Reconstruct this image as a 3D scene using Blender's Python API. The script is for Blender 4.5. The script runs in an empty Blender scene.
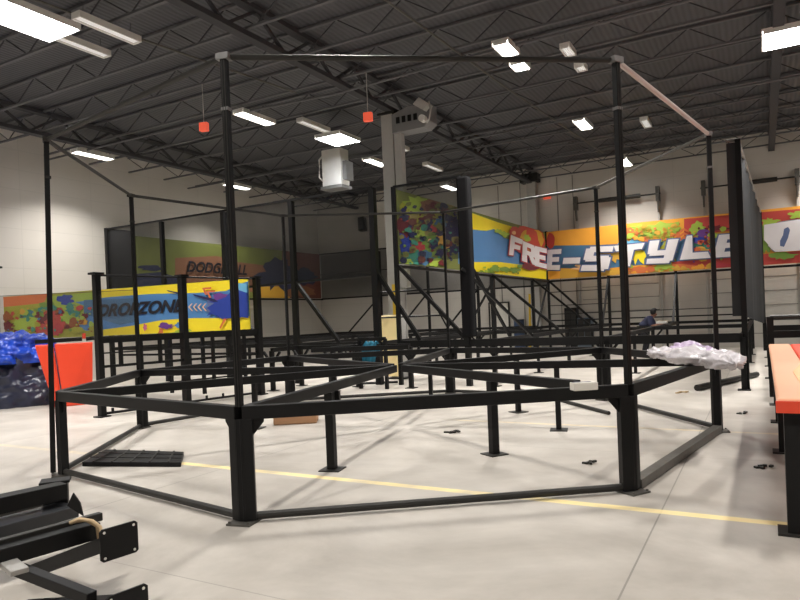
import bpy, bmesh, math, random
import numpy as np
from mathutils import Vector, Matrix, noise
random.seed(7)
SC = bpy.context.scene
C = SC.collection
PI = math.pi
# ------------------------------------------------------------------ camera
F, PITCH, ROLL, EYE, CX, CY = 650.0, -.0075, -.0418, 1.6, 403.0, 323.0
_fw = np.array([0, math.cos(PITCH), math.sin(PITCH)]); _ri = np.array([1, 0, 0.]); _up = np.cross(_ri, _fw)
CA = math.cos(ROLL)*_ri + math.sin(ROLL)*_up
CB = -math.sin(ROLL)*_ri + math.cos(ROLL)*_up
CC = _fw
cd = bpy.data.cameras.new('camera'); cam = bpy.data.objects.new('camera', cd); C.objects.link(cam)
cd.sensor_width = 36; cd.lens = F*36/800; cd.shift_x = -(CX-400)/800; cd.shift_y = (CY-300)/800
cd.clip_end = 200
M = Matrix(((CA[0], CB[0], -CC[0], 0), (CA[1], CB[1], -CC[1], 0), (CA[2], CB[2], -CC[2], EYE), (0, 0, 0, 1)))
cam.matrix_world = M
SC.camera = cam
# ------------------------------------------------------------------ world, exposure, lamp strengths
wd = bpy.data.worlds.new('world'); SC.world = wd; wd.use_nodes = True
wd.node_tree.nodes['Background'].inputs[0].default_value = (.5, .5, .5, 1)
wd.node_tree.nodes['Background'].inputs[1].default_value = 0.0
SC.view_settings.view_transform = 'Standard'; SC.view_settings.look = 'None'
SC.view_settings.gamma = 1; SC.view_settings.use_curve_mapping = False
SC.view_settings.exposure = 0.0
LAMP_W = 176.0
LAMP_COL = (1.0, .955, .89)
# ------------------------------------------------------------------ hall axes: u along the back wall, v into the hall
TH = math.radians(29)
E1 = np.array([math.cos(TH), -math.sin(TH)]); E2 = np.array([math.sin(TH), math.cos(TH)]); OO = np.array([-.1, 15.6])
RZ = -TH
def W(u, v, z=0.0):
    p = OO + u*E1 + v*E2
    return Vector((p[0], p[1], z))
def uv(p):
    q = np.array([p[0], p[1]]) - OO
    return float(q@E1), float(q@E2)
def ray(px, py): return CA*(px-CX)/F - CB*(py-CY)/F + CC
def at_z(px, py, z):
    d = ray(px, py); t = (z-EYE)/d[2]; return Vector((d[0]*t, d[1]*t, z))
def at_d(px, py, y):
    d = ray(px, py); t = y/d[1]; return Vector((d[0]*t, y, d[2]*t+EYE))
def on_u(px, py, u0):
    d = ray(px, py); t = (u0+OO@E1)/(d[:2]@E1); p = d*t; return uv(p)[1], p[2]+EYE
def on_v(px, py, v0):
    d = ray(px, py); t = (v0+OO@E2)/(d[:2]@E2); p = d*t; return uv(p)[0], p[2]+EYE
# ------------------------------------------------------------------ materials
MATS = {}
def srgb(r, g, b):
    f = lambda c: (c/255/12.92) if c/255 <= .04045 else ((c/255+.055)/1.055)**2.4
    return (f(r), f(g), f(b), 1)
def mat(name, col, rough=.6, metal=0, var=.12, scale=8, emit=None, es=0, bump=0, spec=.5):
    if name in MATS: return MATS[name]
    m = bpy.data.materials.new(name); m.use_nodes = True; nt = m.node_tree; b = nt.nodes['Principled BSDF']
    b.inputs['Roughness'].default_value = rough; b.inputs['Metallic'].default_value = metal; b.inputs['Specular IOR Level'].default_value = spec
    tc = nt.nodes.new('ShaderNodeTexCoord'); n = nt.nodes.new('ShaderNodeTexNoise')
    n.inputs['Scale'].default_value = scale; n.inputs['Detail'].default_value = 4
    nt.links.new(tc.outputs['Object'], n.inputs['Vector'])
    mx = nt.nodes.new('ShaderNodeMix'); mx.data_type = 'RGBA'
    mx.inputs[6].default_value = tuple(c*(1-var) for c in col[:3])+(1,)
    mx.inputs[7].default_value = tuple(min(1, c*(1+var)) for c in col[:3])+(1,)
    nt.links.new(n.outputs['Fac'], mx.inputs[0]); nt.links.new(mx.outputs[2], b.inputs['Base Color'])
    if bump:
        bp = nt.nodes.new('ShaderNodeBump'); bp.inputs['Strength'].default_value = bump
        nt.links.new(n.outputs['Fac'], bp.inputs['Height']); nt.links.new(bp.outputs['Normal'], b.inputs['Normal'])
    if emit:
        b.inputs['Emission Color'].default_value = emit; b.inputs['Emission Strength'].default_value = es
    MATS[name] = m; return m
def net_mat(name, col, op):
    m = bpy.data.materials.new(name); m.use_nodes = True; nt = m.node_tree; nt.nodes.clear()
    o = nt.nodes.new('ShaderNodeOutputMaterial'); d = nt.nodes.new('ShaderNodeBsdfDiffuse'); t = nt.nodes.new('ShaderNodeBsdfTransparent')
    mx = nt.nodes.new('ShaderNodeMixShader'); d.inputs[0].default_value = col
    tc = nt.nodes.new('ShaderNodeTexCoord'); n = nt.nodes.new('ShaderNodeTexNoise'); n.inputs['Scale'].default_value = 1.5
    mr = nt.nodes.new('ShaderNodeMapRange'); mr.inputs[3].default_value = op-.06; mr.inputs[4].default_value = op+.06
    nt.links.new(tc.outputs['Object'], n.inputs['Vector']); nt.links.new(n.outputs['Fac'], mr.inputs[0]); nt.links.new(mr.outputs[0], mx.inputs[0])
    nt.links.new(t.outputs[0], mx.inputs[1]); nt.links.new(d.outputs[0], mx.inputs[2]); nt.links.new(mx.outputs[0], o.inputs[0])
    return m
BLK = mat('black_powder_coated_steel', (.0065, .0065, .007, 1), .5, 0, .3, 5, spec=.22)
BLK2 = mat('worn_dark_steel', (.024, .023, .021, 1), .5, 0, .4, 9, spec=.3)
GREYST = mat('scuffed_grey_steel', (.10, .095, .085, 1), .5, .3, .4, 12)
ZINC = mat('dull_zinc_steel', (.35, .34, .32, 1), .5, .5)
JOIST = mat('painted_ceiling_steel', (.10, .10, .108, 1), .6)
WEBS = mat('painted_joist_webs', (.052, .052, .057, 1), .7, spec=.2)
JOISTD = mat('dark_painted_girder', (.052, .052, .057, 1), .75, spec=.2)
WHT = mat('white_painted_metal', (.72, .71, .68, 1), .45, 0, .05)
LGREY = mat('light_grey_steel', (.42, .41, .39, 1), .55, 0, .08)
CREAM = mat('pale_yellow_pad', srgb(250, 228, 168), .6, 0, .05)
YEL = mat('yellow_paint', srgb(214, 178, 40), .6, 0, .06)
REDP = mat('red_orange_vinyl', srgb(232, 72, 42), .4, 0, .05, 3)
SALMSHEEN = mat('salmon_sheen_vinyl', srgb(250, 190, 155), .35, 0, .04, 3)  # salmon tint stands in for gloss reflecting off the red pad edge
DARKC = mat('dark_cloth', (.009, .009, .010, 1), .9, spec=.1)
CARD = mat('brown_cardboard', srgb(176, 134, 100), .85, 0, .1, 12)
TEAL = mat('teal_cloth', srgb(20, 100, 125), .9, 0, .2, 20)
TAN = mat('tan_webbing', srgb(190, 165, 130), .8)
LAMPON = mat('lit_lamp_diffuser', (.9, .9, .9, 1), .5, 0, 0, 1, (1, .97, .92, 1), 14)
LAMPHOT = mat('bright_lamp_diffuser', (.9, .9, .9, 1), .5, 0, 0, 1, (.95, .96, 1, 1), 40)
LOUVREGLOW = mat('unlit_louvre_glow', (.8, .8, .8, 1), .4, 0, 0, 1, (1, .98, .95, 1), .28)  # faint glow put on unlit louvres in place of light bounced from below
SIGNRED = mat('lit_orange_red_sign', srgb(220, 70, 40), .5, 0, .1, 20, srgb(255, 110, 80), .45)
NET = net_mat('black_fine_net', (.03, .03, .031, 1), .56)
NETL = net_mat('thin_grey_net', (.07, .067, .06, 1), .30)
NETD = net_mat('black_dense_net', (.03, .03, .031, 1), .62)
SKIN = mat('skin', srgb(150, 105, 85), .6); HAIR = mat('dark_hair', (.012, .01, .01, 1), .8)
SHIRT = mat('navy_shirt', srgb(48, 52, 78), .9); TROU = mat('dark_trousers', (.015, .015, .02, 1), .9)
PAPER = mat('white_board', srgb(225, 222, 215), .6, 0, .04)
GLOVE = mat('grey_hardware', (.2, .2, .2, 1), .5, .4)
# ------------------------------------------------------------------ object helpers
def tag(o, label=None, cat=None, group=None, kind=None):
    if label: o['label'] = label
    if cat: o['category'] = cat
    if group: o['group'] = group
    if kind: o['kind'] = kind
    return o
def thing(name, label, cat, loc=(0, 0, 0), rz=0, group=None):
    o = bpy.data.objects.new(name, None); C.objects.link(o); o.location = loc; o.rotation_euler = (0, 0, rz)
    o.empty_display_size = .2
    return tag(o, label, cat, group)
class MB:
    def __init__(s): s.v = []; s.f = []; s.m = []
    def face(s, pts, mi=0):
        i = len(s.v); s.v += [Vector(p) for p in pts]; s.f.append(tuple(range(i, i+len(pts)))); s.m.append(mi)
    def hexa(s, p, mi=0):
        i = len(s.v); s.v += [Vector(q) for q in p]
        for f in ((3, 2, 1, 0), (4, 5, 6, 7), (0, 1, 5, 4), (1, 2, 6, 5), (2, 3, 7, 6), (3, 0, 4, 7)):
            s.f.append(tuple(i+k for k in f)); s.m.append(mi)
    def box(s, c, sz, rz=0, mi=0):
        c = Vector(c); x = Vector((math.cos(rz), math.sin(rz), 0))*sz[0]/2; y = Vector((-math.sin(rz), math.cos(rz), 0))*sz[1]/2; z = Vector((0, 0, sz[2]/2))
        s.hexa([c-x-y-z, c+x-y-z, c+x+y-z, c-x+y-z, c-x-y+z, c+x-y+z, c+x+y+z, c-x+y+z], mi); return s
    def beam(s, p, q, w=.08, h=None, up=(0, 0, 1), mi=0):
        h = h or w; p = Vector(p); q = Vector(q); d = (q-p).normalized(); up = Vector(up)
        if abs(d.dot(up)) > .98: up = Vector((E2[0], E2[1], 0))
        sd = d.cross(up).normalized()*w/2; u2 = sd.cross(d).normalized()*h/2
        s.hexa([p-sd-u2, p+sd-u2, q+sd-u2, q-sd-u2, p-sd+u2, p+sd+u2, q+sd+u2, q-sd+u2], mi); return s
    def tube(s, pts, r, n=10, mi=0, cap=True):
        pts = [Vector(p) for p in pts]; rings = []; ref = None
        for k, p in enumerate(pts):
            d = (pts[min(k+1, len(pts)-1)]-pts[max(k-1, 0)]).normalized()
            if ref is None: ref = Vector((0, 0, 1)) if abs(d.z) < .9 else Vector((1, 0, 0))
            a = d.cross(ref).normalized(); b = a.cross(d).normalized(); i = len(s.v)
            rr = r[k] if isinstance(r, (list, tuple)) else r
            s.v += [p+a*rr*math.cos(t*2*PI/n)+b*rr*math.sin(t*2*PI/n) for t in range(n)]; rings.append(i)
        for i, j in zip(rings, rings[1:]):
            for t in range(n):
                s.f.append((i+t, j+t, j+(t+1) % n, i+(t+1) % n)); s.m.append(mi)
        if cap:
            s.f.append(tuple(rings[0]+t for t in range(n))); s.m.append(mi)
            s.f.append(tuple(rings[-1]+n-1-t for t in range(n))); s.m.append(mi)
        return s
    def prism(s, poly, n, th, mi=0):      # poly: 3d points, extruded along n by th
        n = Vector(n)*th; a = [Vector(p) for p in poly]; i = len(s.v); k = len(a)
        s.v += a+[p+n for p in a]
        s.f.append(tuple(i+t for t in reversed(range(k)))); s.m.append(mi)
        s.f.append(tuple(i+k+t for t in range(k))); s.m.append(mi)
        for t in range(k):
            s.f.append((i+t, i+(t+1) % k, i+k+(t+1) % k, i+k+t)); s.m.append(mi)
        return s
    def build(s, name, m, parent=None, loc=None, smooth=False, bevel=0, world=True, recalc=True):
        # vertices are in world space; they are stored relative to the thing's base
        base = Vector((0, 0, 0))
        if parent is not None and world:
            r = parent
            while r.parent: r = r.parent
            base = Vector(r.location)
        elif loc is not None and world: base = Vector(loc)
        me = bpy.data.meshes.new(name); me.from_pydata([v-base for v in s.v], [], s.f)
        ms = m if isinstance(m, (list, tuple)) else [m]
        for x in ms: me.materials.append(x)
        me.polygons.foreach_set('material_index', s.m)
        if recalc:
            bm = bmesh.new(); bm.from_mesh(me); bmesh.ops.recalc_face_normals(bm, faces=bm.faces); bm.to_mesh(me); bm.free()
        if smooth: me.polygons.foreach_set('use_smooth', [True]*len(me.polygons))
        o = bpy.data.objects.new(name, me); C.objects.link(o)
        if parent is not None: o.parent = parent
        elif loc is not None: o.location = loc
        if bevel:
            b = o.modifiers.new('bevel', 'BEVEL'); b.width = bevel; b.segments = 2; b.limit_method = 'ANGLE'
        return o
def copy_tree(o, parent=None):
    c = o.copy(); C.objects.link(c)
    if parent is not None: c.parent = parent
    for ch in [x for x in KIDS.get(o.name, [])]: copy_tree(ch, c)
    return c
KIDS = {}
def index_kids(o):
    ks = [x for x in C.objects if x.parent == o]; KIDS[o.name] = ks
    for k in ks: index_kids(k)
def V3(p2, z): return Vector((p2[0], p2[1], z))

# ================================================================== the hall
UL, UR, VF, VB, HC = -12.05, 19.5, -21.0, 13.4, 7.75
def concrete():
    m = bpy.data.materials.new('polished_concrete'); m.use_nodes = True; nt = m.node_tree; b = nt.nodes['Principled BSDF']
    N = nt.nodes.new; L = nt.links.new
    tc = N('ShaderNodeTexCoord'); sep = N('ShaderNodeSeparateXYZ'); L(tc.outputs['Object'], sep.inputs[0])
    n1 = N('ShaderNodeTexNoise'); n1.inputs['Scale'].default_value = .45; n1.inputs['Detail'].default_value = 8; n1.inputs['Roughness'].default_value = .65; n1.inputs['Distortion'].default_value = .8; L(tc.outputs['Object'], n1.inputs[0])
    cr = N('ShaderNodeValToRGB'); cr.color_ramp.elements[0].position = .32; cr.color_ramp.elements[1].position = .68
    cr.color_ramp.elements[0].color = (.36, .33, .295, 1); cr.color_ramp.elements[1].color = (.55, .515, .47, 1); L(n1.outputs['Fac'], cr.inputs[0])
    n2 = N('ShaderNodeTexNoise'); n2.inputs['Scale'].default_value = 2.6; n2.inputs['Detail'].default_value = 6; L(tc.outputs['Object'], n2.inputs[0])
    mr = N('ShaderNodeMapRange'); mr.inputs[1].default_value = .3; mr.inputs[2].default_value = .7; mr.inputs[3].default_value = .90; mr.inputs[4].default_value = 1.06; L(n2.outputs['Fac'], mr.inputs[0])
    mul = N('ShaderNodeMix'); mul.data_type = 'RGBA'; mul.blend_type = 'MULTIPLY'; mul.inputs[0].default_value = 1
    L(cr.outputs[0], mul.inputs[6]); L(mr.outputs[0], mul.inputs[7])
    def stripe(axis, pos, w, prev, col, fac=1, lo=None, hi=None, wear=False):
        s = N('ShaderNodeMath'); s.operation = 'SUBTRACT'; L(sep.outputs[axis], s.inputs[0]); s.inputs[1].default_value = pos
        a = N('ShaderNodeMath'); a.operation = 'ABSOLUTE'; L(s.outputs[0], a.inputs[0])
        l = N('ShaderNodeMath'); l.operation = 'LESS_THAN'; L(a.outputs[0], l.inputs[0]); l.inputs[1].default_value = w
        k = N('ShaderNodeMath'); k.operation = 'MULTIPLY'; L(l.outputs[0], k.inputs[0]); k.inputs[1].default_value = fac
        out = k
        if lo is not None:
            g = N('ShaderNodeMapRange'); g.inputs[1].default_value = lo-.4; g.inputs[2].default_value = lo; L(sep.outputs[1-axis], g.inputs[0])
            k2 = N('ShaderNodeMath'); k2.operation = 'MULTIPLY'; L(k.outputs[0], k2.inputs[0]); L(g.outputs[0], k2.inputs[1]); out = k2
        if wear:
            g = N('ShaderNodeMapRange'); g.inputs[1].default_value = .36; g.inputs[2].default_value = .6; g.inputs[3].default_value = .35; L(n2.outputs['Fac'], g.inputs[0])
            k2 = N('ShaderNodeMath'); k2.operation = 'MULTIPLY'; L(out.outputs[0], k2.inputs[0]); L(g.outputs[0], k2.inputs[1]); out = k2
        x = N('ShaderNodeMix'); x.data_type = 'RGBA'; L(out.outputs[0], x.inputs[0]); L(prev, x.inputs[6]); x.inputs[7].default_value = col
        return x.outputs[2]
    c = mul.outputs[2]
    for u in (-6.9, -2.3, 2.3, 6.9, 11.5): c = stripe(0, u, .006, c, (.2, .19, .17, 1), .75)
    for v in (-15.2, -10.68, -6.1, -1.5, 3.1, 7.7): c = stripe(1, v, .005, c, (.2, .19, .17, 1), .5)
    yc = srgb(238, 218, 158)
    c = stripe(1, -8.2, .055, c, yc, .95, 1.6, None, True)
    c = stripe(1, -8.2, .055, c, yc, .3, None, None, True)
    c = stripe(1, -4.5, .05, c, srgb(225, 205, 160), .6, 3.6, None, True)
    L(c, b.inputs['Base Color'])
    rr = N('ShaderNodeMapRange'); rr.inputs[3].default_value = .34; rr.inputs[4].default_value = .6; L(n2.outputs['Fac'], rr.inputs[0]); L(rr.outputs[0], b.inputs['Roughness'])
    b.inputs['Specular IOR Level'].default_value = .35
    return m
def wall_mat():
    m = bpy.data.materials.new('painted_block_wall'); m.use_nodes = True; nt = m.node_tree; b = nt.nodes['Principled BSDF']
    N = nt.nodes.new; L = nt.links.new
    tc = N('ShaderNodeTexCoord'); mp = N('ShaderNodeMapping'); mp.inputs['Rotation'].default_value = (PI/2, 0, 0)
    br = N('ShaderNodeTexBrick'); br.inputs['Scale'].default_value = 1; br.inputs['Brick Width'].default_value = 2.4; br.inputs['Row Height'].default_value = .6; br.inputs['Mortar Size'].default_value = .012; br.offset = 0
    br.inputs['Color1'].default_value = (.60, .57, .53, 1); br.inputs['Color2'].default_value = (.59, .56, .52, 1); br.inputs['Mortar'].default_value = (.545, .52, .485, 1)
    L(tc.outputs['Object'], mp.inputs[0]); L(mp.outputs[0], br.inputs[0])
    n = N('ShaderNodeTexNoise'); n.inputs['Scale'].default_value = .8; n.inputs['Detail'].default_value = 6; L(tc.outputs['Object'], n.inputs[0])
    mr = N('ShaderNodeMapRange'); mr.inputs[3].default_value = .92; mr.inputs[4].default_value = 1.05; L(n.outputs['Fac'], mr.inputs[0])
    mul = N('ShaderNodeMix'); mul.data_type = 'RGBA'; mul.blend_type = 'MULTIPLY'; mul.inputs[0].default_value = 1; L(br.outputs[0], mul.inputs[6]); L(mr.outputs[0], mul.inputs[7])
    L(mul.outputs[2], b.inputs['Base Color']); b.inputs['Roughness'].default_value = .75
    return m
def deck_mat():
    m = bpy.data.materials.new('corrugated_roof_deck'); m.use_nodes = True; nt = m.node_tree; b = nt.nodes['Principled BSDF']
    N = nt.nodes.new; L = nt.links.new
    tc = N('ShaderNodeTexCoord'); w = N('ShaderNodeTexWave'); w.bands_direction = 'X'; w.inputs['Scale'].default_value = 2.6
    L(tc.outputs['Object'], w.inputs[0])
    cr = N('ShaderNodeValToRGB'); cr.color_ramp.elements[0].color = (.052, .053, .060, 1); cr.color_ramp.elements[1].color = (.070, .071, .079, 1); L(w.outputs['Fac'], cr.inputs[0])
    bp = N('ShaderNodeBump'); bp.inputs['Strength'].default_value = .3; bp.inputs['Distance'].default_value = .03; L(w.outputs['Fac'], bp.inputs['Height'])
    L(bp.outputs[0], b.inputs['Normal']); L(cr.outputs[0], b.inputs['Base Color']); b.inputs['Roughness'].default_value = .6
    return m
WALL = wall_mat()
def slab(name, u0, u1, v0, v1, z0, z1, m, kind='structure'):
    # box whose own axes are the hall's axes, so that textures run along it
    b = MB(); b.box(((u0+u1)/2, (v0+v1)/2, (z0+z1)/2), (u1-u0, v1-v0, z1-z0))
    o = b.build(name, m, world=False); o.location = (OO[0], OO[1], 0); o.rotation_euler = (0, 0, RZ)
    return tag(o, kind=kind)
slab('floor', UL-.3, UR+.3, VF-.3, VB+.3, -.2, 0, concrete())
slab('ceiling', UL-.3, UR+.3, VF-.3, VB+.3, HC, HC+.2, deck_mat())
slab('wall_back', UL-.3, UR+.3, VB, VB+.3, 0, HC, WALL)
slab('wall_front', UL-.3, UR+.3, VF-.3, VF, 0, HC, WALL)
def sidewall(name, u):
    b = MB(); L_ = VB-VF; b.box((L_/2, 0, HC/2), (L_, .3, HC)); o = b.build(name, WALL, world=False)
    p = W(u, VF); o.location = p; o.rotation_euler = (0, 0, RZ+PI/2); return tag(o, kind='structure')
sidewall('wall_left', UL-.15); sidewall('wall_right', UR+.15)

# ---- dock doors in the back wall
DOORM = mat('off_white_door_panel', (.60, .58, .54, 1), .6, 0, .04)
SEAM = mat('door_seam', (.25, .24, .22, 1), .7)
def dock_door(i, u0, u1, label_side):
    d = MB(); d.hexa([W(u0, VB-.005, 0), W(u1, VB-.005, 0), W(u1, VB-.06, 0), W(u0, VB-.06, 0), W(u0, VB-.005, 3.05), W(u1, VB-.005, 3.05), W(u1, VB-.06, 3.05), W(u0, VB-.06, 3.05)])
    for k in range(1, 6):
        d.beam(W(u0, VB-.062, k*.51), W(u1, VB-.062, k*.51), .02, .03, mi=1)
    o = d.build('door_%d' % i, [DOORM, SEAM], loc=W((u0+u1)/2, VB, 0)); tag(o, kind='structure')
    t = thing('dock_door_lift', 'tracks and dark spring shaft on the back wall above the %s dock door' % label_side, 'door mechanism', W((u0+u1)/2, VB-.12, 0))
    for u in (u0-.1, u1+.1):
        b = MB(); b.beam(W(u, VB-.10, 0), W(u, VB-.10, 6.15), .07, .09); 
        tk = b.build('track', LGREY, t)
        b = MB(); b.beam(W(u, VB-.10, 5.3), W(u, VB-.30, 5.98), .06, .2); b.box(W(u, VB-.2, 5.98), (.14, .26, .55), RZ); b.build('bearing_plate', GREYST, tk)
    MB().tube([W(u0-.2, VB-.24, 5.98), W(u1+.2, VB-.24, 5.98)], .03).build('shaft', BLK2, t)
    L_ = u1-u0
    MB().tube([W(u0+L_*.28, VB-.24, 5.98), W(u0+L_*.82, VB-.24, 5.98)], .085).build('torsion_spring', BLK2, t)
dock_door(1, 1.2, 4.15, 'left'); dock_door(2, 5.95, 8.75, 'right'); dock_door(3, 10.6, 13.4, 'far right')
# personnel door, left of the dock doors
b = MB(); b.hexa([W(-2.9, VB-.005, 0), W(-2.0, VB-.005, 0), W(-2.0, VB-.05, 0), W(-2.9, VB-.05, 0), W(-2.9, VB-.005, 2.1), W(-2.0, VB-.005, 2.1), W(-2.0, VB-.05, 2.1), W(-2.9, VB-.05, 2.1)])
for a, c in (((-2.9, 0), (-2.9, 2.1)), ((-2.0, 0), (-2.0, 2.1)), ((-2.93, 2.1), (-1.97, 2.1))):
    b.beam(W(a[0], VB-.06, a[1]), W(c[0], VB-.06, c[1]), .06, .06, mi=1)
o = b.build('door_4', [PAPER, BLK2], loc=W(-2.45, VB, 0)); tag(o, kind='structure')
b = MB(); b.tube([W(-2.08, VB-.08, 1.0), W(-2.2, VB-.08, 1.0)], .015); b.build('door_handle', ZINC, o)
# wall columns and panel ribs on the back wall
t = thing('wall_column', 'pale grey steel column standing against the back wall left of the dock doors', 'column', W(-.7, VB-.25, 0))
MB().box(W(-.7, VB-.25, 3.6), (.38, .3, 7.2), RZ).build('shaft', LGREY, t)
MB().box(W(-.75, VB-.3, 7.25), (.75, .5, .35), RZ).build('bearing_head', BLK2, t)
for k, (u, z0) in enumerate(((-2.3, 0), (-1.3, 0), (.3, 0), (.95, 0))):
    b = MB(); b.box(W(u, VB-.012, 3.6), (.03, .03, 7.2), RZ); tag(b.build('trim_%d' % (k+1), SEAM, loc=W(u, VB, 0)), kind='structure')

# ---- roof steel: open web joists along u, girders along v
def joist_mesh():
    L_ = UR-UL-.1; b = MB()
    b.beam((0, 0, 0), (L_, 0, 0), .07, .045); b.beam((0, 0, .5), (L_, 0, .5), .08, .05)
    n = int(L_/.75); s = L_/n
    for i in range(n):
        a, c = (0, .5) if i % 2 else (.5, 0)
        b.beam((i*s, 0, a), ((i+1)*s, 0, c), .02, .02, up=(0, 1, 0), mi=1)
    return b
j0 = joist_mesh().build('roof_joist', [JOIST, WEBS], world=False); k = 0
v = 13.05
while v > -20:
    o = j0 if k == 0 else j0.copy()
    if k: C.objects.link(o)
    o.location = W(UL+.05, v, 7.21); o.rotation_euler = (0, 0, RZ); k += 1
    tag(o, 'dark grey open-web roof joist under the deck, parallel to the back wall', 'roof joist', 'roof joists'); v -= 1.56
gx = {-9.6: 'over the netted cage by the left wall', -.75: 'over the pale column in mid hall', 8.1: 'over the right side of the hall'}
for u, w in gx.items():
    b = MB(); b.beam(W(u, VF+.05, 7.08), W(u, VB-.05, 7.08), .2, .1); b.beam(W(u, VF+.05, 7.68), W(u, VB-.05, 7.68), .2, .1)
    n = 40; s = (VB-VF-.1)/n
    for i in range(n):
        a, c = (7.1, 7.66) if i % 2 else (7.66, 7.1)
        b.beam(W(u, VF+.05+i*s, a), W(u, VF+.05+(i+1)*s, c), .06, .06)
    tag(b.build('roof_girder', JOISTD, loc=W(u, VF, 7.08)), 'dark steel roof girder running into the hall '+w, 'roof girder')
for u0, v0, v1, w in ((-2.9, -9, -1, 'near the big lamp at top left'), (2.0, -6, 10, 'in the middle of the ceiling')):
    b = MB(); b.tube([W(u0, v0, 7.13), W(u0+.35, (v0+v1)/2, 7.13), W(u0+.9, v1, 7.13)], .022)
    tag(b.build('conduit', GREYST, loc=W(u0, v0, 7.13)), 'thin grey conduit running under the joists '+w, 'conduit')
for v0, z, w in ((-1.0, 7.04, 'above the front of the tall octagon cage'), (4.75, 7.03, 'behind the hanging duct')):
    b = MB(); b.tube([W(-11.9, v0, z), W(-4, v0+.1, z), W(-1.2, v0+.35, z-.02), W(3, v0+.2, z), W(19, v0, z)], .03)
    tag(b.build('sprinkler_pipe', JOIST, loc=W(-11.9, v0, z)), 'long thin grey sprinkler pipe under the ceiling '+w, 'pipe')

# ---- lamps
def lamp_proto(name, diff, w, l, area, power, lit=True):
    r = bpy.data.objects.new(name, None); C.objects.link(r)
    b = MB(); b.box((0, 0, .08), (w+.06, l+.06, .05)); b.box((-w/2-.02, 0, .03), (.02, l+.06, .08)); b.box((w/2+.02, 0, .03), (.02, l+.06, .08))
    b.box((0, l/2+.02, .03), (w, .02, .08)); b.box((0, -l/2-.02, .03), (w, .02, .08)); b.build('housing', WHT, r, world=False)
    b = MB()
    if lit: b.box((0, 0, .03), (w, l, .04))
    else:
        for i in range(4): b.box((-w/2+w*(i+.5)/4, 0, .03), (w*.15, l, .03))
    b.build('diffuser', diff, r, world=False)
    b = MB()
    for s in (-1, 1): b.tube([(0, s*l*.4, .1), (0, s*l*.4, .32)], .008, 6)
    b.build('hanger', JOIST, r, world=False)
    if lit:
        ld = bpy.data.lights.new('lamp_light', 'AREA'); ld.shape = 'RECTANGLE'; ld.size = w; ld.size_y = l; ld.energy = power; ld.color = LAMP_COL; ld.spread = math.radians(118)
        lo = bpy.data.objects.new('lamp_light', ld); C.objects.link(lo); lo.parent = r; lo.location = (0, 0, 0)
    return r
LAMPS = {}
LZ = 6.95
def lamp(kind, u, v, label, group=None, z=LZ, sc=1):
    spec = dict(on=('ceiling_lamp', LAMPON, .30, 1.2, 1, LAMP_W), hot=('ceiling_lamp', LAMPHOT, .85, 1.3, 1, LAMP_W*1.5), off=('ceiling_lamp', LOUVREGLOW, .16, 1.2, 0, 0))[kind]  # hot housing widened so its shape takes in the lens glare
    if kind not in LAMPS:
        r = lamp_proto(*spec, lit=kind != 'off'); index_kids(r); LAMPS[kind] = r; o = r
    else: o = copy_tree(LAMPS[kind])
    o.scale = (1, sc, 1)
    o.location = W(u, v, z); o.rotation_euler = (0, 0, RZ)
    tag(o, label, 'ceiling lamp', group)
G = 'ceiling lamps'
def plamp(kind, px, py, label, z=LZ, sc=1):
    u, v = uv(at_z(px, py, z)); lamp(kind, u, v, label, G, z, sc)
plamp('hot', 28, 22, 'very bright lit lamp at the top left corner of the picture')
plamp('on', 255, 119, 'lit white strip lamp just right of the top of the near left cage post')
plamp('on', 93, 156, 'lit white strip lamp farthest to the left, close to the left wall')
plamp('on', 237, 187, 'lit strip lamp high on the left wall above the DODGEBALL banner')
plamp('hot', 338, 140, 'very bright lit lamp directly above the white hanging heater', LZ, .8)
plamp('on', 376, 163, 'lit strip lamp immediately left of the pale column, below the heater lamp')
plamp('on', 450, 188, 'small lit lamp seen just left of the tall black pillar')
plamp('on', 506, 50, 'lit lamp above the duct end, larger of the two close together', LZ, .55)
plamp('on', 520, 67, 'smaller lit lamp tucked behind and below the larger middle lamp', 6.95, .35)
plamp('on', 583, 125, 'lit lamp left of the near right cage post, half way down the ceiling', LZ, .85)
plamp('on', 625, 163, 'lit lamp farthest back on the right, behind the near right cage post')
plamp('hot', 787, 38, 'very bright lit lamp at the top right corner of the picture', LZ, .75)
plamp('off', 108, 31, 'unlit pale louvred fixture right of the bright top left lamp, upper of two')
plamp('off', 78, 46, 'unlit pale louvred fixture right of the bright top left lamp, lower of two')
plamp('off', 314, 127, 'unlit slim fixture up and left of the heater lamp')
plamp('off', 397, 147, 'unlit slim fixture crossing in front of the pale column')
plamp('off', 433, 168, 'unlit slim fixture between the pale column and the black pillar')
plamp('off', 568, 52, 'unlit slatted fixture right of the two middle lamps', LZ, .42)
plamp('off', 581, 69, 'small unlit fixture hanging just behind the top of the near right cage post', 6.8, .25)
plamp('off', 646, 124, 'unlit louvred fixture right of the near right cage post', LZ, .7)
for u, v in ((3.2, -6.6), (10, -6.4), (10, 6), (10, 12), (-10.6, -6.4), (-10.6, -13), (-3.8, -13), (3.2, -13), (10, -13), (16.5, -6), (16.5, 3), (16.5, -13), (3.2, -19), (-3.8, -19), (10, -19)):
    lamp('on', u, v, 'white strip lamp of the hall ceiling outside the picture', 'ceiling lamps outside the picture')

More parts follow.
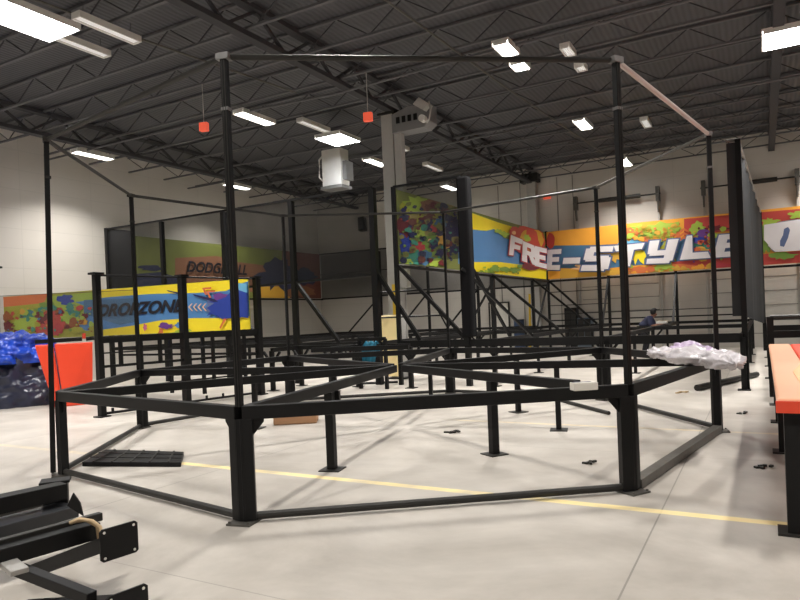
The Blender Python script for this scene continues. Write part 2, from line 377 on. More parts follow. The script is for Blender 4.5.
# ---- mid-hall column with duct
t = thing('steel_column', 'pale grey steel column in mid hall with a pale yellow pad at its foot', 'column', W(-.85, 1.5, 0))
b = MB(); b.box(W(-.85, 1.32, 3.53), (.34, .03, 7.06), RZ); b.box(W(-.85, 1.68, 3.53), (.34, .03, 7.06), RZ); b.box(W(-.85, 1.5, 3.53), (.26, .33, 7.06), RZ)
b.build('shaft', LGREY, t); MB().box(W(-.85, 1.5, 7.0), (.5, .5, .06), RZ).build('cap_plate', BLK2, t)
MB().box(W(-.85, 1.5, .02), (.5, .5, .04), RZ).build('base_plate', BLK2, t)
MB().box(W(-.98, 1.27, .88), (.52, .05, 1.62), RZ).build('pad', CREAM, t, bevel=.02)
MB().box(W(-.8, 1.29, 2.1), (.16, .03, .8), RZ).build('upper_pad', YEL, t)
t = thing('air_duct', 'grey duct beside the pale column, turning into a louvred box with hood', 'duct', W(-.5, 1.4, 1.2))
MB().beam(W(-.54, 1.4, 2.4), W(-.54, 1.4, 6.5), .2, .2).build('riser', LGREY, t)
DUCTG = mat('grey_galvanised_duct', (.22, .22, .225, 1), .5, .2)
b = MB(); b.prism([W(-.64, 1.2, 6.42), W(.3, 1.2, 6.42), W(.46, 1.2, 6.55), W(.46, 1.2, 7.0), W(-.2, 1.2, 7.02), W(-.64, 1.2, 6.9)], V3(E2, 0), .45)
b.build('plenum_box', DUCTG, t, bevel=.01)
for k in range(4): MB().box(W(-.45+k*.17, 1.19, 6.72), (.10, .02, .16), RZ).build('louvre', BLK, t)
b = MB(); b.hexa([W(.1, 1.0, 6.98), W(.38, 1.0, 6.78), W(.38, 1.3, 6.78), W(.1, 1.3, 6.98), W(.28, 1.0, 7.12), W(.52, 1.0, 6.92), W(.52, 1.3, 6.92), W(.28, 1.3, 7.12)]); b.build('hood', LGREY, t)
b = MB(); b.tube([W(.32, 1.18, 6.6), W(.32, 1.02, 6.6)], .09, 14); b.build('blower_port', WHT, t)
MB().tube([W(.5, 1.1, 7.0), W(.55, 1.1, 6.8), W(.5, 1.1, 6.55), W(.4, 1.15, 6.5)], .025).build('flexible_hose', LGREY, t)
# ---- hanging heater
hu, hz1 = on_v(322, 151, 3.9); hu2, hz0 = on_v(342, 184, 3.9)
t = thing('unit_heater', 'white box heater hanging below the bright lamp, lit up by it', 'heater', W((hu+hu2)/2, 4.1, hz0))
MB().box(W((hu+hu2)/2, 4.1, (hz0+hz1)/2), (hu2-hu, .5, hz1-hz0), RZ).build('cabinet', WHT, t, bevel=.02)
MB().box(W((hu+hu2)/2, 4.1, hz0-.06), (hu2-hu+.1, .6, .1), RZ).build('bottom_tray', GLOVE, t)
MB().box(W(hu2+.12, 4.1, (hz0+hz1)/2-.15), (.14, .4, .6), RZ).build('fan_housing', GLOVE, t)
b = MB(); b.tube([W(hu-.02, 4, hz1-.1), W(hu-.2, 4, hz1-.25), W(hu-.22, 4, hz0+.35), W(hu-.05, 4, hz0+.2)], .03); b.build('gas_hose', WHT, t)
for s in (.1, .5): MB().tube([W(hu+s, 4.1, hz1), W(hu+s, 4.1, 7.2)], .012, 6).build('hanger_rod', GLOVE, t)
# ---- hanging orange signs, exit sign, speaker
for px, py, w in ((204, 127, 'left of the near left cage post'), (368, 117, 'beside the top of the pale column')):
    p = at_z(px, py, 6.2); t = thing('hanging_sign', 'small glowing orange-red sign hanging on a thin rod, '+w, 'sign', p)
    MB().box(p, (.2, .12, .2), RZ+.2).build('sign_box', SIGNRED, t, bevel=.015)
    MB().tube([p+Vector((0, 0, .1)), Vector((p.x, p.y, 7.2))], .01, 6).build('rod', LGREY, t)
u, z = on_v(547, 197, VB-.08)
o = MB().box(W(u, VB-.06, z), (.3, .1, .16), RZ).build('exit_sign', SIGNRED, loc=W(u, VB-.06, z)); tag(o, 'tiny red lit sign high on the back wall right of the wall column', 'sign')
u, z = on_v(363, 224, VB-.2)
t = thing('wall_speaker', 'black speaker tilted down, high on the back wall near the left corner', 'speaker', W(u, VB-.2, z))
b = MB(); b.hexa([W(u-.16, VB-.4, z-.32), W(u+.18, VB-.4, z-.3), W(u+.18, VB-.15, z-.36), W(u-.16, VB-.15, z-.36), W(u-.2, VB-.34, z+.32), W(u+.14, VB-.34, z+.34), W(u+.14, VB-.1, z+.3), W(u-.2, VB-.1, z+.3)]); b.build('cabinet', BLK, t)
MB().beam(W(u, VB-.14, z), W(u, VB, z), .06).build('bracket', BLK, t)

# ================================================================== octagonal cage in the foreground
OCT = [(-3.90, 7.29), (-1.35, 5.25), (1.94, 5.66), (3.95, 8.22), (3.50, 11.50), (.93, 13.51), (-2.33, 13.11), (-4.30, 10.51)]
OC = Vector((-.10, 9.40)); HP, HT = .89, 3.76
oct_ = thing('octagonal_trampoline_frame', 'large empty octagonal black steel trampoline frame with tall thin cage posts, filling the foreground', 'trampoline frame', (OC.x, OC.y, 0))
def ov(i): return Vector(OCT[i % 8])
for i in range(8):
    p = ov(i); a = (ov(i-1)-p).normalized(); c = (ov(i+1)-p).normalized(); out = (p-OC).normalized()
    b = MB()
    for d in (a, c):
        q = p+d*.05; b.box((q.x, q.y, .43), (.1, .085, .82), math.atan2(d.y, d.x))
        n = Vector((d.y, -d.x))*.006
        b.prism([V3(p+d*.09-n, HP-.05), V3(p+d*.19-n, HP-.05), V3(p+d*.19-n, HP-.08), V3(p+d*.09-n, HP-.2)], (n.x*83, n.y*83, 0), .024)
    b.box((p.x, p.y, .43), (.07, .07, .82), math.atan2(out.y, out.x))
    lg = b.build('leg', BLK, oct_, bevel=.004)
    b = MB(); b.box((p.x, p.y, .008), (.21, .21, .016), math.atan2(out.y, out.x))
    for s1 in (-1, 1):
        for s2 in (-1, 1):
            r = math.atan2(out.y, out.x); q = p+Vector((math.cos(r), math.sin(r)))*s1*.085+Vector((-math.sin(r), math.cos(r)))*s2*.085
            b.tube([(q.x, q.y, .014), (q.x, q.y, .03)], .012, 6)
    b.build('foot_plate', GREYST, lg)
    # cage post: slim square tube standing on the corner (the left one runs down outside the leg)
    top = V3(p, HT-.02); bot = V3(p, HP+.05) if i else V3(p+Vector((-.082, -.02)), .04)
    b = MB(); b.beam(bot, top, .05, .05, up=(out.x, out.y, 0)); sd = Vector((-out.y, out.x, 0))*.012
    for q_ in (sd, -sd): b.beam(bot-V3(out, 0)*-.027+q_, top-V3(out, 0)*-.027+q_, .006, .006, up=(out.x, out.y, 0), mi=1)
    ps = b.build('cage_post', [BLK, BLK2], oct_)
    MB().box((p.x, p.y, HT), (.08, .11, .05), math.atan2(out.y, out.x)).build('corner_clamp', GLOVE if i in (1, 2, 3) else BLK2, ps)
    MB().box((p.x, p.y, HT-.42), (.058, .062, .025), math.atan2(out.y, out.x)).build('collar', GLOVE if i in (1, 2, 3) else BLK2, ps)
    q = p
    # rails to the next corner
    nx = ov(i+1); d = (nx-p).normalized(); nq = nx; qq = p
    MB().beam(V3(p+d*.02, HP), V3(nx-d*.02, HP), .08, .11).build('platform_rail', BLK, oct_, bevel=.006)
    m_ = LGREY if i == 2 else GREYST if i == 3 else BLK2  # light grey on the right front rail paints in its reflected light
    MB().tube([V3(qq, HT), V3(nq, HT)], .024).build('cage_top_rail', m_, oct_, smooth=False)
    z = .05
    if i == 2: b = MB().beam(V3(p+d*.1, z), V3(nx-d*.1, z), .1, .085)
    else: b = MB().tube([V3(p+d*.1, z), V3(nx-d*.1, z)], .032)
    b.build('floor_rail', GREYST if i == 2 else BLK2, oct_)
    # spoke towards the open centre, with its own support leg
    si = (OC-p).normalized(); Ls = (OC-p).length; s0 = .06 if i != 2 else .62; s1 = Ls-.16
    MB().beam(V3(p+si*s0, HP-.002), V3(p+si*s1, HP-.002), .08, .1).build('spoke_beam', BLK, oct_, bevel=.006)
    mp_ = p+si*Ls*(.47, .42, .47, .47, .47, .47, .47, .47)[i]
    w_ = .09 if i in (1, 2, 6) else .07
    sl = MB().beam(V3(mp_, .012), V3(mp_, HP-.052), w_, w_, up=(si.x, si.y, 0)).build('support_leg', BLK, oct_, bevel=.004)
    MB().box((mp_.x, mp_.y, .006), (.23, .23, .012), math.atan2(si.y, si.x)).build('foot_plate', BLK2, sl)
    if i == 1: MB().beam(V3(mp_+si*.12, HP-.3), V3(mp_+si*.12, HP-.05), .14, .05, up=(si.x, si.y, 0)).build('bracket_plate', BLK, sl)

# ================================================================== banners
PAL = dict(yellow=srgb(250, 225, 40), green=srgb(118, 150, 60), lime=srgb(165, 190, 70), blue=srgb(80, 135, 190), royal=srgb(35, 62, 155), navy=srgb(32, 34, 85), teal=srgb(60, 140, 120), red=srgb(196, 70, 62), crimson=srgb(185, 58, 66), maroon=srgb(110, 30, 40), orange=srgb(238, 165, 55), dorange=srgb(215, 115, 62), peach=srgb(240, 190, 140), white=srgb(232, 226, 228), cyan=srgb(110, 180, 215), slate=srgb(70, 115, 150), purple=srgb(110, 60, 140), black=srgb(18, 18, 30), brown=srgb(150, 80, 35), olive=srgb(165, 165, 50), grey=srgb(140, 140, 150), pink=srgb(210, 110, 140), amber=srgb(215, 165, 60), steel=srgb(95, 110, 150), moss=srgb(118, 126, 62), clay=srgb(142, 98, 72), brick=srgb(112, 66, 58), dusk=srgb(44, 50, 80), straw=srgb(150, 140, 80))  # duller inks from moss on carry the net's dimming in their colour
PN = list(PAL)
PM = [mat('print_'+k, PAL[k], .55, 0, .06, 3) for k in PN]
class Sheet:
    """A hung printed banner on a vertical plane. plane=('u',c) or ('v',c); art is stacked in thin printed layers."""
    def __init__(s, plane, c): s.p = plane; s.c = c; s.b = MB(); s.k = 0; s.nrm = V3(E1, 0) if plane == 'u' else V3(-E2, 0)
    def P(s, a, z, off=0):
        p = W(s.c, a, z) if s.p == 'u' else W(a, s.c, z)
        return p+s.nrm*off
    def px(s, x, y): return on_u(x, y, s.c) if s.p == 'u' else on_v(x, y, s.c)
    def base(s, a0, z00, z01, a1, z10, z11, col):
        s.b.hexa([s.P(a0, z00, -.02), s.P(a1, z10, -.02), s.P(a1, z10, 0), s.P(a0, z00, 0), s.P(a0, z01, -.02), s.P(a1, z11, -.02), s.P(a1, z11, 0), s.P(a0, z01, 0)], PN.index(col)); s.lim = (a0, z00, z01, a1, z10, z11)
    def poly(s, pts, col):
        s.k += 1; a0, z00, z01, a1, z10, z11 = s.lim; q = []
        for a, z in pts:
            lo, hi = min(a0, a1), max(a0, a1); a = min(max(a, lo), hi); t = (a-a0)/(a1-a0)
            q.append((a, min(max(z, z00+(z10-z00)*t+.005), z01+(z11-z01)*t-.005)))
        s.b.face([s.P(a, z, .0012*s.k) for a, z in q], PN.index(col))
    def poly_px(s, pts, col): s.poly([s.px(*p) for p in pts], col)
    def band_px(s, top, bot, col): s.poly_px(top+bot[::-1], col)
    def blob_px(s, x, y, rx, ry, col, spiky=.35, n=22, seed=0):
        rnd = random.Random(seed*31+int(x*7+y)); pts = []
        for i in range(n):
            r = 1+(rnd.random()-.5)*2*spiky*(1 if i % 2 else .35); pts.append((x+rx*r*math.cos(i*2*PI/n), y+ry*r*math.sin(i*2*PI/n)))
        s.poly_px(pts, col)
    def drops(s, x0, x1, y0, y1, n, cols, seed, r=2.2):
        rnd = random.Random(seed)
        for k in range(n):
            rr = r*(.35+rnd.random()**2); s.blob_px(x0+(x1-x0)*rnd.random(), y0+(y1-y0)*rnd.random(), rr*1.2, rr, cols[k % len(cols)], .45, 10, seed+k)
            s.k -= 1
        s.k += 2
    def build(s, name, parent=None, label=None, cat='banner', loc=None):
        a0, z00, z01, a1, z10, z11 = s.lim
        o = s.b.build(name, PM, loc=s.P((a0+a1)/2, z00), recalc=False)
        return tag(o, label, cat)
def glyph(ch, bold=.03, shear=0.0):
    cu = bpy.data.curves.new('g', 'FONT'); cu.body = ch; cu.offset = bold; cu.extrude = 0; cu.shear = shear; cu.resolution_u = 4
    ob = bpy.data.objects.new('g', cu); C.objects.link(ob); bpy.context.view_layer.update()
    me = bpy.data.meshes.new_from_object(ob.evaluated_get(bpy.context.evaluated_depsgraph_get()))
    vs = [(v.co.x, v.co.y) for v in me.vertices]; fs = [tuple(p.vertices) for p in me.polygons]
    bpy.data.objects.remove(ob); bpy.data.curves.remove(cu); bpy.data.meshes.remove(me)
    return vs, fs
BLOCKS = {
 'F': [(0, 0, .36, 1), (.3, .72, 1, 1), (.3, .36, .86, .6)],
 'R': [(0, 0, .34, 1), (.3, .77, .95, 1), (.64, .45, 1, .92), (.3, .38, .9, .6), ((.42, .42), (.76, .42), (1.05, 0), (.68, 0))],
 'E': [(0, 0, .38, 1), (.3, .77, 1, 1), (.3, .40, .88, .62), (.3, 0, 1, .23)],
 'S': [(.14, .77, 1, 1), (0, .46, .34, .93), (.08, .39, .92, .62), (.66, .07, 1, .55), (0, 0, .86, .24)],
 'T': [(0, .74, 1, 1), (.34, 0, .70, .8)],
 'Y': [(0, .42, .34, 1), (.08, .34, .9, .56), (.64, .1, 1, 1), (.02, 0, .9, .22)],
 'L': [(0, 0, .42, 1), (.3, 0, 1, .27)],
 '-': [(0, 0, 1, 1)]}
def block_letter(sheet, parent, ch, quad, outline):
    off = sheet.k*.0012+.016
    # bold block letter on the banner: convex strokes, each with a thin darker rim behind
    b = MB(); q = [sheet.px(*p) for p in quad]
    def mp(s, t, o):
        a = (q[3][0]*(1-s)+q[2][0]*s)*(1-t)+(q[0][0]*(1-s)+q[1][0]*s)*t
        z = (q[3][1]*(1-s)+q[2][1]*s)*(1-t)+(q[0][1]*(1-s)+q[1][1]*s)*t
        return sheet.P(a, z, o)
    for k, st in enumerate(BLOCKS[ch]):
        pts = [(st[0], st[1]), (st[2], st[1]), (st[2], st[3]), (st[0], st[3])] if len(st) == 4 and not isinstance(st[0], tuple) else list(st)
        cx = sum(p[0] for p in pts)/4; cy = sum(p[1] for p in pts)/4
        rim = [(x+(.06 if x > cx else -.06), y+(.05 if y > cy else -.05)) for x, y in pts]
        if ch == '-': rim = [(x+(.03 if x > cx else -.03), y+(.15 if y > cy else -.15)) for x, y in pts]
        b.face([mp(x, y, off-.012) for x, y in rim], 1)
        b.face([mp(x, y, off+.001*k) for x, y in pts], 0)
    return b.build('letter', [PM[PN.index('white')], PM[PN.index(outline)]], parent, recalc=False)
def letters(sheet, parent, text, quad, cols, bold=.03, shear=.0, outline=None, off=.02, name='lettering', ol=.02):
    """text warped into a quad TL,TR,BR,BL of picture points on the sheet's plane"""
    b = MB(); q = [sheet.px(*p) for p in quad]
    def put(vs, fs, mi, o, bx):
        x0, x1, y0, y1 = bx
        pts = []
        for x, y in vs:
            s = (x-x0)/(x1-x0); t = (y-y0)/(y1-y0)
            a = (q[3][0]*(1-s)+q[2][0]*s)*(1-t)+(q[0][0]*(1-s)+q[1][0]*s)*t
            z = (q[3][1]*(1-s)+q[2][1]*s)*(1-t)+(q[0][1]*(1-s)+q[1][1]*s)*t
            pts.append(sheet.P(a, z, o))
        i = len(b.v); b.v += pts
        for f in fs: b.f.append(tuple(i+k for k in f)); b.m.append(mi)
    vs, fs = glyph(text, bold, shear)
    bx = (min(v[0] for v in vs), max(v[0] for v in vs), min(v[1] for v in vs), max(v[1] for v in vs))
    if outline:
        v2, f2 = glyph(text, bold+ol, shear); put(v2, f2, 1, off-.003, bx)
    put(vs, fs, 0, off, bx)
    return b.build(name, [PM[PN.index(cols)], PM[PN.index(outline or cols)]], parent, recalc=False)
# ---- DROPZONE banner, low, left
VD = -2.5
s = Sheet('v', VD); s.base(-11.95, 1.44, 2.72, -2.42, 1.49, 2.63, 'olive')
s.poly([(-7.6, 1.4), (-7.6, 2.8), (-2.4, 2.8), (-2.4, 1.4)], 'yellow')
s.band_px([(-8, 290), (48, 293)], [(-8, 308), (44, 303)], 'dorange')
s.band_px([(75, 301), (110, 297), (150, 294), (196, 293), (226, 291), (240, 284), (252, 281)], [(75, 331), (100, 330), (130, 326), (162, 320), (195, 318), (225, 318), (252, 316)], 'blue')
s.band_px([(52, 296), (96, 292), (96, 300), (75, 302)], [(52, 306), (75, 322), (96, 312), (96, 310)][::1], 'lime')
s.band_px([(84, 300), (120, 299), (135, 298)], [(84, 314), (120, 325), (135, 322)], 'slate')
for k, (x, y, rx, ry, c) in enumerate([(30, 318, 16, 8, 'teal'), (46, 312, 12, 9, 'green'), (20, 325, 9, 6, 'lime'), (38, 322, 8, 6, 'lime'), (66, 300, 9, 5, 'royal'), (72, 309, 7, 5, 'teal'), (52, 322, 15, 13, 'red'), (44, 320, 6, 5, 'maroon'), (58, 330, 5, 6, 'crimson'), (72, 324, 7, 6, 'brown'), (66, 318, 5, 5, 'lime'), (80, 316, 6, 4, 'lime'), (84, 322, 5, 3, 'amber'), (86, 316, 3, 3, 'maroon'), (60, 312, 4, 3, 'maroon'), (77, 330, 8, 3, 'olive'), (38, 315, 3, 3, 'maroon'), (10, 326, 6, 4, 'maroon'), (25, 312, 4, 3, 'lime'), (78, 308, 4, 3, 'olive'), (52, 308, 6, 3, 'teal'), (9, 316, 8, 4, 'brown')]):
    s.blob_px(x, y, rx, ry, c, .5, 18, k)
s.drops(8, 94, 308, 332, 60, ['teal', 'green', 'maroon', 'olive', 'lime', 'brown', 'slate', 'red', 'amber'], 11)
s.blob_px(168, 326, 9, 3, 'purple', .5, 16, 3); s.blob_px(182, 325, 5, 3, 'blue', .4, 14, 4); s.blob_px(162, 332, 2.5, 4, 'dorange', .5, 12, 5); s.blob_px(146, 327, 2, 3, 'pink', .5, 12, 6); s.blob_px(185, 333, 10, 3, 'lime', .6, 16, 8)
s.blob_px(244, 289, 9, 6, 'cyan', .3, 16, 9); s.blob_px(219, 297, 8, 4, 'purple', .6, 16, 10); s.blob_px(214, 307, 8, 7, 'steel', .5, 16, 21)
s.poly_px([(208, 308), (216, 303), (209, 302), (219, 300), (227, 297), (233, 291), (240, 290), (249, 293), (250, 318), (243, 317), (238, 320), (232, 318), (224, 319), (214, 314), (208, 316), (212, 311)], 'royal')
s.poly_px([(212, 308), (220, 303), (228, 303), (231, 312), (224, 317), (216, 313)], 'royal')
s.poly_px([(194, 294), (196, 296), (215, 302), (220, 302), (216, 299)], 'navy'); s.poly_px([(168, 290), (170, 291.6), (184, 295), (183, 293)], 'navy')
s.poly_px([(226, 318), (228, 319), (222, 329), (221, 327)], 'dorange')
for k in range(4):
    x = 190+k*4.6; s.poly_px([(x+3, 303.5), (x+4.3, 303.5), (x+1.3, 307), (x+4.8, 311), (x+3.5, 311), (x, 307)], 'peach')
for k in range(2):
    x, y = 204+k*4, 288+k*3; s.poly_px([(x, y), (x+9, y-1), (x+9, y+1), (x+2.5, y+1.5), (x+5, y+6.5), (x+3, y+7)], 'dorange')
dz = s.build('printed_banner', label='low yellow and blue printed banner reading DROPZONE, hung left behind the octagon cage')
letters(s, dz, 'DROPZONE', [(99, 304.5), (186, 298.5), (185, 312), (98, 317.5)], 'black', .04, .25, None, .03)
# ---- DODGEBALL banner on the left side wall of the netted court
s = Sheet('u', -11.4); s.base(1.0, 2.72, 4.85, 12.55, 2.74, 4.92, 'moss')
s.band_px([(175, 258), (215, 256), (260, 262), (300, 264), (320, 266)], [(175, 282), (215, 292), (260, 292), (300, 296), (320, 300)], 'clay')
s.band_px([(222, 242), (270, 249)], [(222, 260), (270, 266)], 'moss')
s.band_px([(282, 249), (322, 253)], [(282, 300), (322, 301)], 'brick')
s.band_px([(110, 275), (160, 272), (180, 278)], [(110, 292), (160, 292), (190, 290)], 'dusk')
s.band_px([(255, 287), (290, 286)], [(255, 301), (290, 301)], 'amber')
s.blob_px(278, 276, 20, 14, 'dusk', .5, 26, 2); s.blob_px(306, 277, 12, 8, 'dusk', .5, 18, 3); s.blob_px(300, 292, 14, 6, 'clay', .4, 18, 5)
s.blob_px(150, 268, 12, 3, 'dusk', .5, 16, 4); s.blob_px(206, 262, 6, 3, 'clay', .5, 12, 1)
db = s.build('printed_banner', label='long green, orange and red printed banner reading DODGEBALL behind the far left netting')
letters(s, db, 'DODGEBALL', [(187, 261), (247, 265), (246, 275.5), (186, 272)], 'black', .03, .15, None, .05)
# ---- FREE-STYLE banner: side wall piece (u=0) and back piece (v=12.6)
s = Sheet('u', -.02); s.base(.12, 2.93, 4.72, 12.5, 2.93, 4.85, 'moss')
s.band_px([(466, 211), (500, 223), (520, 229)], [(466, 229), (488, 231), (505, 235)], 'yellow')
s.band_px([(458, 228), (486, 231), (494, 229), (504, 238), (546, 250)], [(458, 264), (490, 264), (546, 268)], 'blue')
s.band_px([(466, 262), (500, 262), (546, 268)], [(466, 272), (500, 275), (546, 280)], 'yellow')
for k, (x, y, rx, ry, c) in enumerate([(420, 215, 22, 13, 'olive'), (405, 228, 8, 12, 'maroon'), (418, 205, 12, 8, 'lime'), (432, 205, 10, 8, 'clay'), (430, 212, 7, 8, 'brick'), (425, 222, 8, 5, 'maroon'), (430, 230, 10, 6, 'crimson'), (406, 245, 8, 10, 'royal'), (424, 250, 12, 9, 'green'), (416, 247, 7, 5, 'crimson'), (410, 258, 10, 7, 'teal'), (425, 258, 9, 6, 'slate'), (440, 238, 9, 9, 'amber'), (448, 226, 12, 10, 'navy'), (452, 245, 13, 12, 'navy'), (441, 222, 7, 5, 'slate'), (444, 255, 9, 6, 'navy'), (435, 262, 8, 4, 'lime'), (430, 237, 4, 4, 'peach'), (420, 232, 5, 5, 'lime'), (450, 200, 10, 5, 'lime'), (445, 244, 5, 4, 'amber'), (462, 232, 4, 7, 'navy'), (412, 235, 4, 4, 'navy'), (404, 218, 4, 4, 'crimson'), (405, 262, 6, 3, 'lime')]):
    s.blob_px(x, y, rx, ry, c, .5, 20, k)
s.drops(400, 460, 204, 264, 130, ['navy', 'moss', 'dusk', 'maroon', 'green', 'dusk', 'teal', 'brick', 'moss', 'straw', 'navy'], 5, 3)
s.drops(480, 520, 266, 274, 24, ['green', 'lime'], 6)
for k in range(3): s.blob_px(494+k*10, 268+k*1.5, 5, 2.5, 'green', .6, 12, k)
for k in range(3): s.blob_px(498+k*3, 231+k*2, 4, 2, 'lime', .6, 12, k)
s.blob_px(527, 240, 17, 15, 'red', .1, 24, 1); s.blob_px(530, 240, 12.5, 11, 'amber', .15, 20, 2); s.blob_px(531, 240, 6, 9, 'red', .6, 14, 3); s.blob_px(526, 238, 3.5, 4, 'lime', .4, 12, 4)
s.blob_px(513, 233, 5.5, 6, 'red', .2, 16, 5); s.blob_px(512.5, 233, 2, 2, 'peach', .2, 10, 6)
s.blob_px(531, 266, 12, 4, 'maroon', .4, 14, 7)
f1 = s.build('printed_banner', label='side piece of the high banner with paint splats and the letters FRE')
for ch, qd in (('F', [(509, 235), (521, 240), (519, 257), (507, 255)]), ('R', [(521, 241), (533, 246), (535, 266), (520, 261)]), ('E', [(533, 246), (545, 249), (545, 269), (533, 266)])):
    block_letter(s, f1, ch, qd, 'crimson')
s = Sheet('v', 12.55); s.base(.02, 2.93, 4.87, 13.0, 2.93, 4.87, 'orange')
s.band_px([(544, 246), (600, 245), (640, 243), (690, 238), (730, 236)], [(544, 271), (600, 269), (640, 265), (690, 262), (730, 260)], 'slate')
s.band_px([(560, 268), (620, 270), (660, 267), (660, 275)], [(560, 280), (620, 278), (650, 276), (660, 277)], 'amber')
s.band_px([(626, 228), (680, 223)], [(620, 237), (680, 238)], 'dorange')
s.band_px([(684, 219), (810, 208)], [(684, 236), (810, 222)], 'red')
s.band_px([(672, 262), (810, 250)], [(672, 276), (810, 266)], 'red')
for k, (x, y, rx, ry, c) in enumerate([(660, 232, 18, 8, 'lime'), (647, 237, 10, 5, 'green'), (640, 228, 8, 3, 'lime'), (673, 228, 8, 6, 'lime'), (638, 252, 8, 12, 'yellow'), (629, 245, 10, 6, 'cyan'), (612, 255, 12, 8, 'amber'), (669, 252, 8, 14, 'olive'), (697, 229, 8, 6, 'lime'), (706, 234, 8, 5, 'purple'), (704, 244, 10, 5, 'teal'), (702, 252, 10, 5, 'amber'), (700, 240, 8, 3, 'royal'), (683, 268, 14, 4, 'dorange'), (654, 270, 10, 3, 'lime'), (665, 266, 8, 4, 'lime'), (716, 228, 12, 3, 'maroon'), (585, 268, 12, 3, 'peach'), (720, 266, 10, 3, 'crimson'), (640, 270, 14, 3, 'dorange'), (766, 240, 6, 14, 'green'), (780, 256, 14, 4, 'green'), (797, 215, 8, 4, 'lime'), (770, 222, 8, 4, 'lime')]):
    s.blob_px(x, y, rx, ry, c, .5, 20, k)
s.drops(630, 680, 226, 240, 50, ['lime', 'orange', 'dorange', 'olive', 'amber'], 15, 2.6)
s.drops(690, 740, 228, 262, 50, ['lime', 'red', 'dorange', 'maroon', 'purple', 'amber'], 16, 2.6)
s.drops(620, 720, 266, 276, 40, ['dorange', 'amber', 'lime', 'orange'], 17, 2.4)
for k in range(3):
    x, y = 684, 229+k*4; s.poly_px([(x-5, y+3), (x, y-1), (x+5, y+2), (x+5, y+4), (x, y+1.5), (x-5, y+5)], 'dorange')
s.poly_px([(764, 225), (810, 218), (810, 250), (775, 252), (764, 240)], 'white')
s.blob_px(551, 241, 4, 8, 'red', .1, 16, 1)
f2 = s.build('printed_banner', label='back piece of the high orange and red banner with the large white letters E-STYLE')
for ch, qd, bo in (('E', [(548, 250), (562, 249), (560, 270), (547, 270)], .08), ('-', [(564, 258), (581, 257.5), (580, 263.5), (563, 264)], .02), ('S', [(587, 247), (614, 246), (608, 271), (581, 271)], .11), ('T', [(614, 246), (645, 243), (634, 266), (622, 267)], .09), ('Y', [(650, 241), (679, 239), (672, 263), (646, 264)], .11), ('L', [(687, 236), (700, 235), (711, 258), (680, 260)], .10), ('E', [(719, 235), (745, 233), (740, 256), (713, 258)], .10)):
    block_letter(s, f2, ch, qd, 'steel')
# the loop of the round letter beyond the dark netting
s.b = MB(); s.k = 0
s.poly_px([(771, 229), (778, 222), (790, 220), (812, 218), (812, 248), (790, 251), (774, 252), (767, 247)], 'grey'); s.k += 6
s.poly_px([(772, 229.5), (779, 223), (791, 221), (812, 219), (812, 247), (790, 250), (774, 251), (768, 246)], 'white'); s.k += 6
s.poly_px([(784, 229), (788, 227), (790, 230), (788, 238), (784, 247), (780, 246), (780, 241), (783, 235)], 'steel')
oo = s.b.build('letter', PM, f2, recalc=False); oo.location = V3(E2, 0)*-.03

# ================================================================== courts
def leg_with_gusset(u, v, z0, name, parent, m=BLK, w=.09, gus=True):
    b = MB(); b.beam(W(u, v, .012), W(u, v, z0), w, w); b.box(W(u, v, .008), (.22, .22, .016), RZ)
    if gus:
        for dx in (-1, 1): b.beam(W(u+dx*.02, v, z0-.3), W(u+dx*.25, v, z0-.02), .05, .05)
    return b.build(name, m, parent)
def court(label, us, vs, z, posts, braces, rails, nets, extra=None, thick=()):
    t = thing('court_frame', label, 'trampoline frame', W(us[0], vs[0], 0))
    for v in vs:
        h = .17 if v in thick else .10
        MB().beam(W(us[0], v, z-h/2), W(us[-1], v, z-h/2), .09, h).build('platform_beam', BLK, t)
    for u in us: MB().beam(W(u, vs[0], z-.055), W(u, vs[-1], z-.055), .08, .1).build('platform_beam', BLK, t)
    for v in vs:
        for u in us:
            if (round(u, 2), round(v, 2)) in posts: continue
            leg_with_gusset(u, v, z-.08, 'leg', t, gus=u < 7)
        for v2 in (3.2, 9.5):
            if v is vs[0]: [leg_with_gusset(u, v2, z-.08, 'leg', t, gus=False, w=.07) for u in us]
    for (u, v), (zt, w, pad) in posts.items():
        p = MB().beam(W(u, v, .0), W(u, v, zt), w, w).build('tall_post', DARKC if pad else BLK, t)
    for (a, c, w) in braces: MB().beam(W(*a), W(*c), w).build('brace', BLK, t)
    for (a, c, w) in rails: MB().beam(W(*a), W(*c), w).build('wall_rail', BLK, t)
    for (q, m) in nets:
        b = MB(); b.face([W(*p) for p in q]); b.build('net', m, t, recalc=False)
    return t
ZP = 1.06; ZB, ZT = 2.85, 4.75
# court A, under the high banner
usA = [0.0, 2.4, 4.85, 7.3]; vsA = [0.0, 6.3, 12.6]
posts = {(0.0, 0.0): (ZT, .09, 0), (0.0, 12.6): (4.9, .09, 0), (2.4, 12.6): (2.93, .1, 0), (4.85, 12.6): (2.93, .1, 0), (7.3, 12.6): (2.93, .1, 0), (0.0, 6.3): (2.9, .13, 0), (0.0, 10.5): (2.9, .1, 0)}
br = [((0.04, .0, 2.86), (1.75, 0, ZP), .08), ((.04, 6.3, 2.86), (2.1, 6.3, ZP), .08), ((.04, 6.3, 2.7), (-1.5, 6.3, .3), .06), ((.04, 10.5, 2.86), (2.1, 10.5, ZP), .07), ((.04, 12.6, 2.86), (1.9, 12.6, ZP), .08), ((0, 12.55, 2.8), (0, 10.9, ZP), .06)]
for u in (2.4, 4.85, 7.3): br.append(((u, 12.55, 2.8), (u, 11.2, ZP), .07))
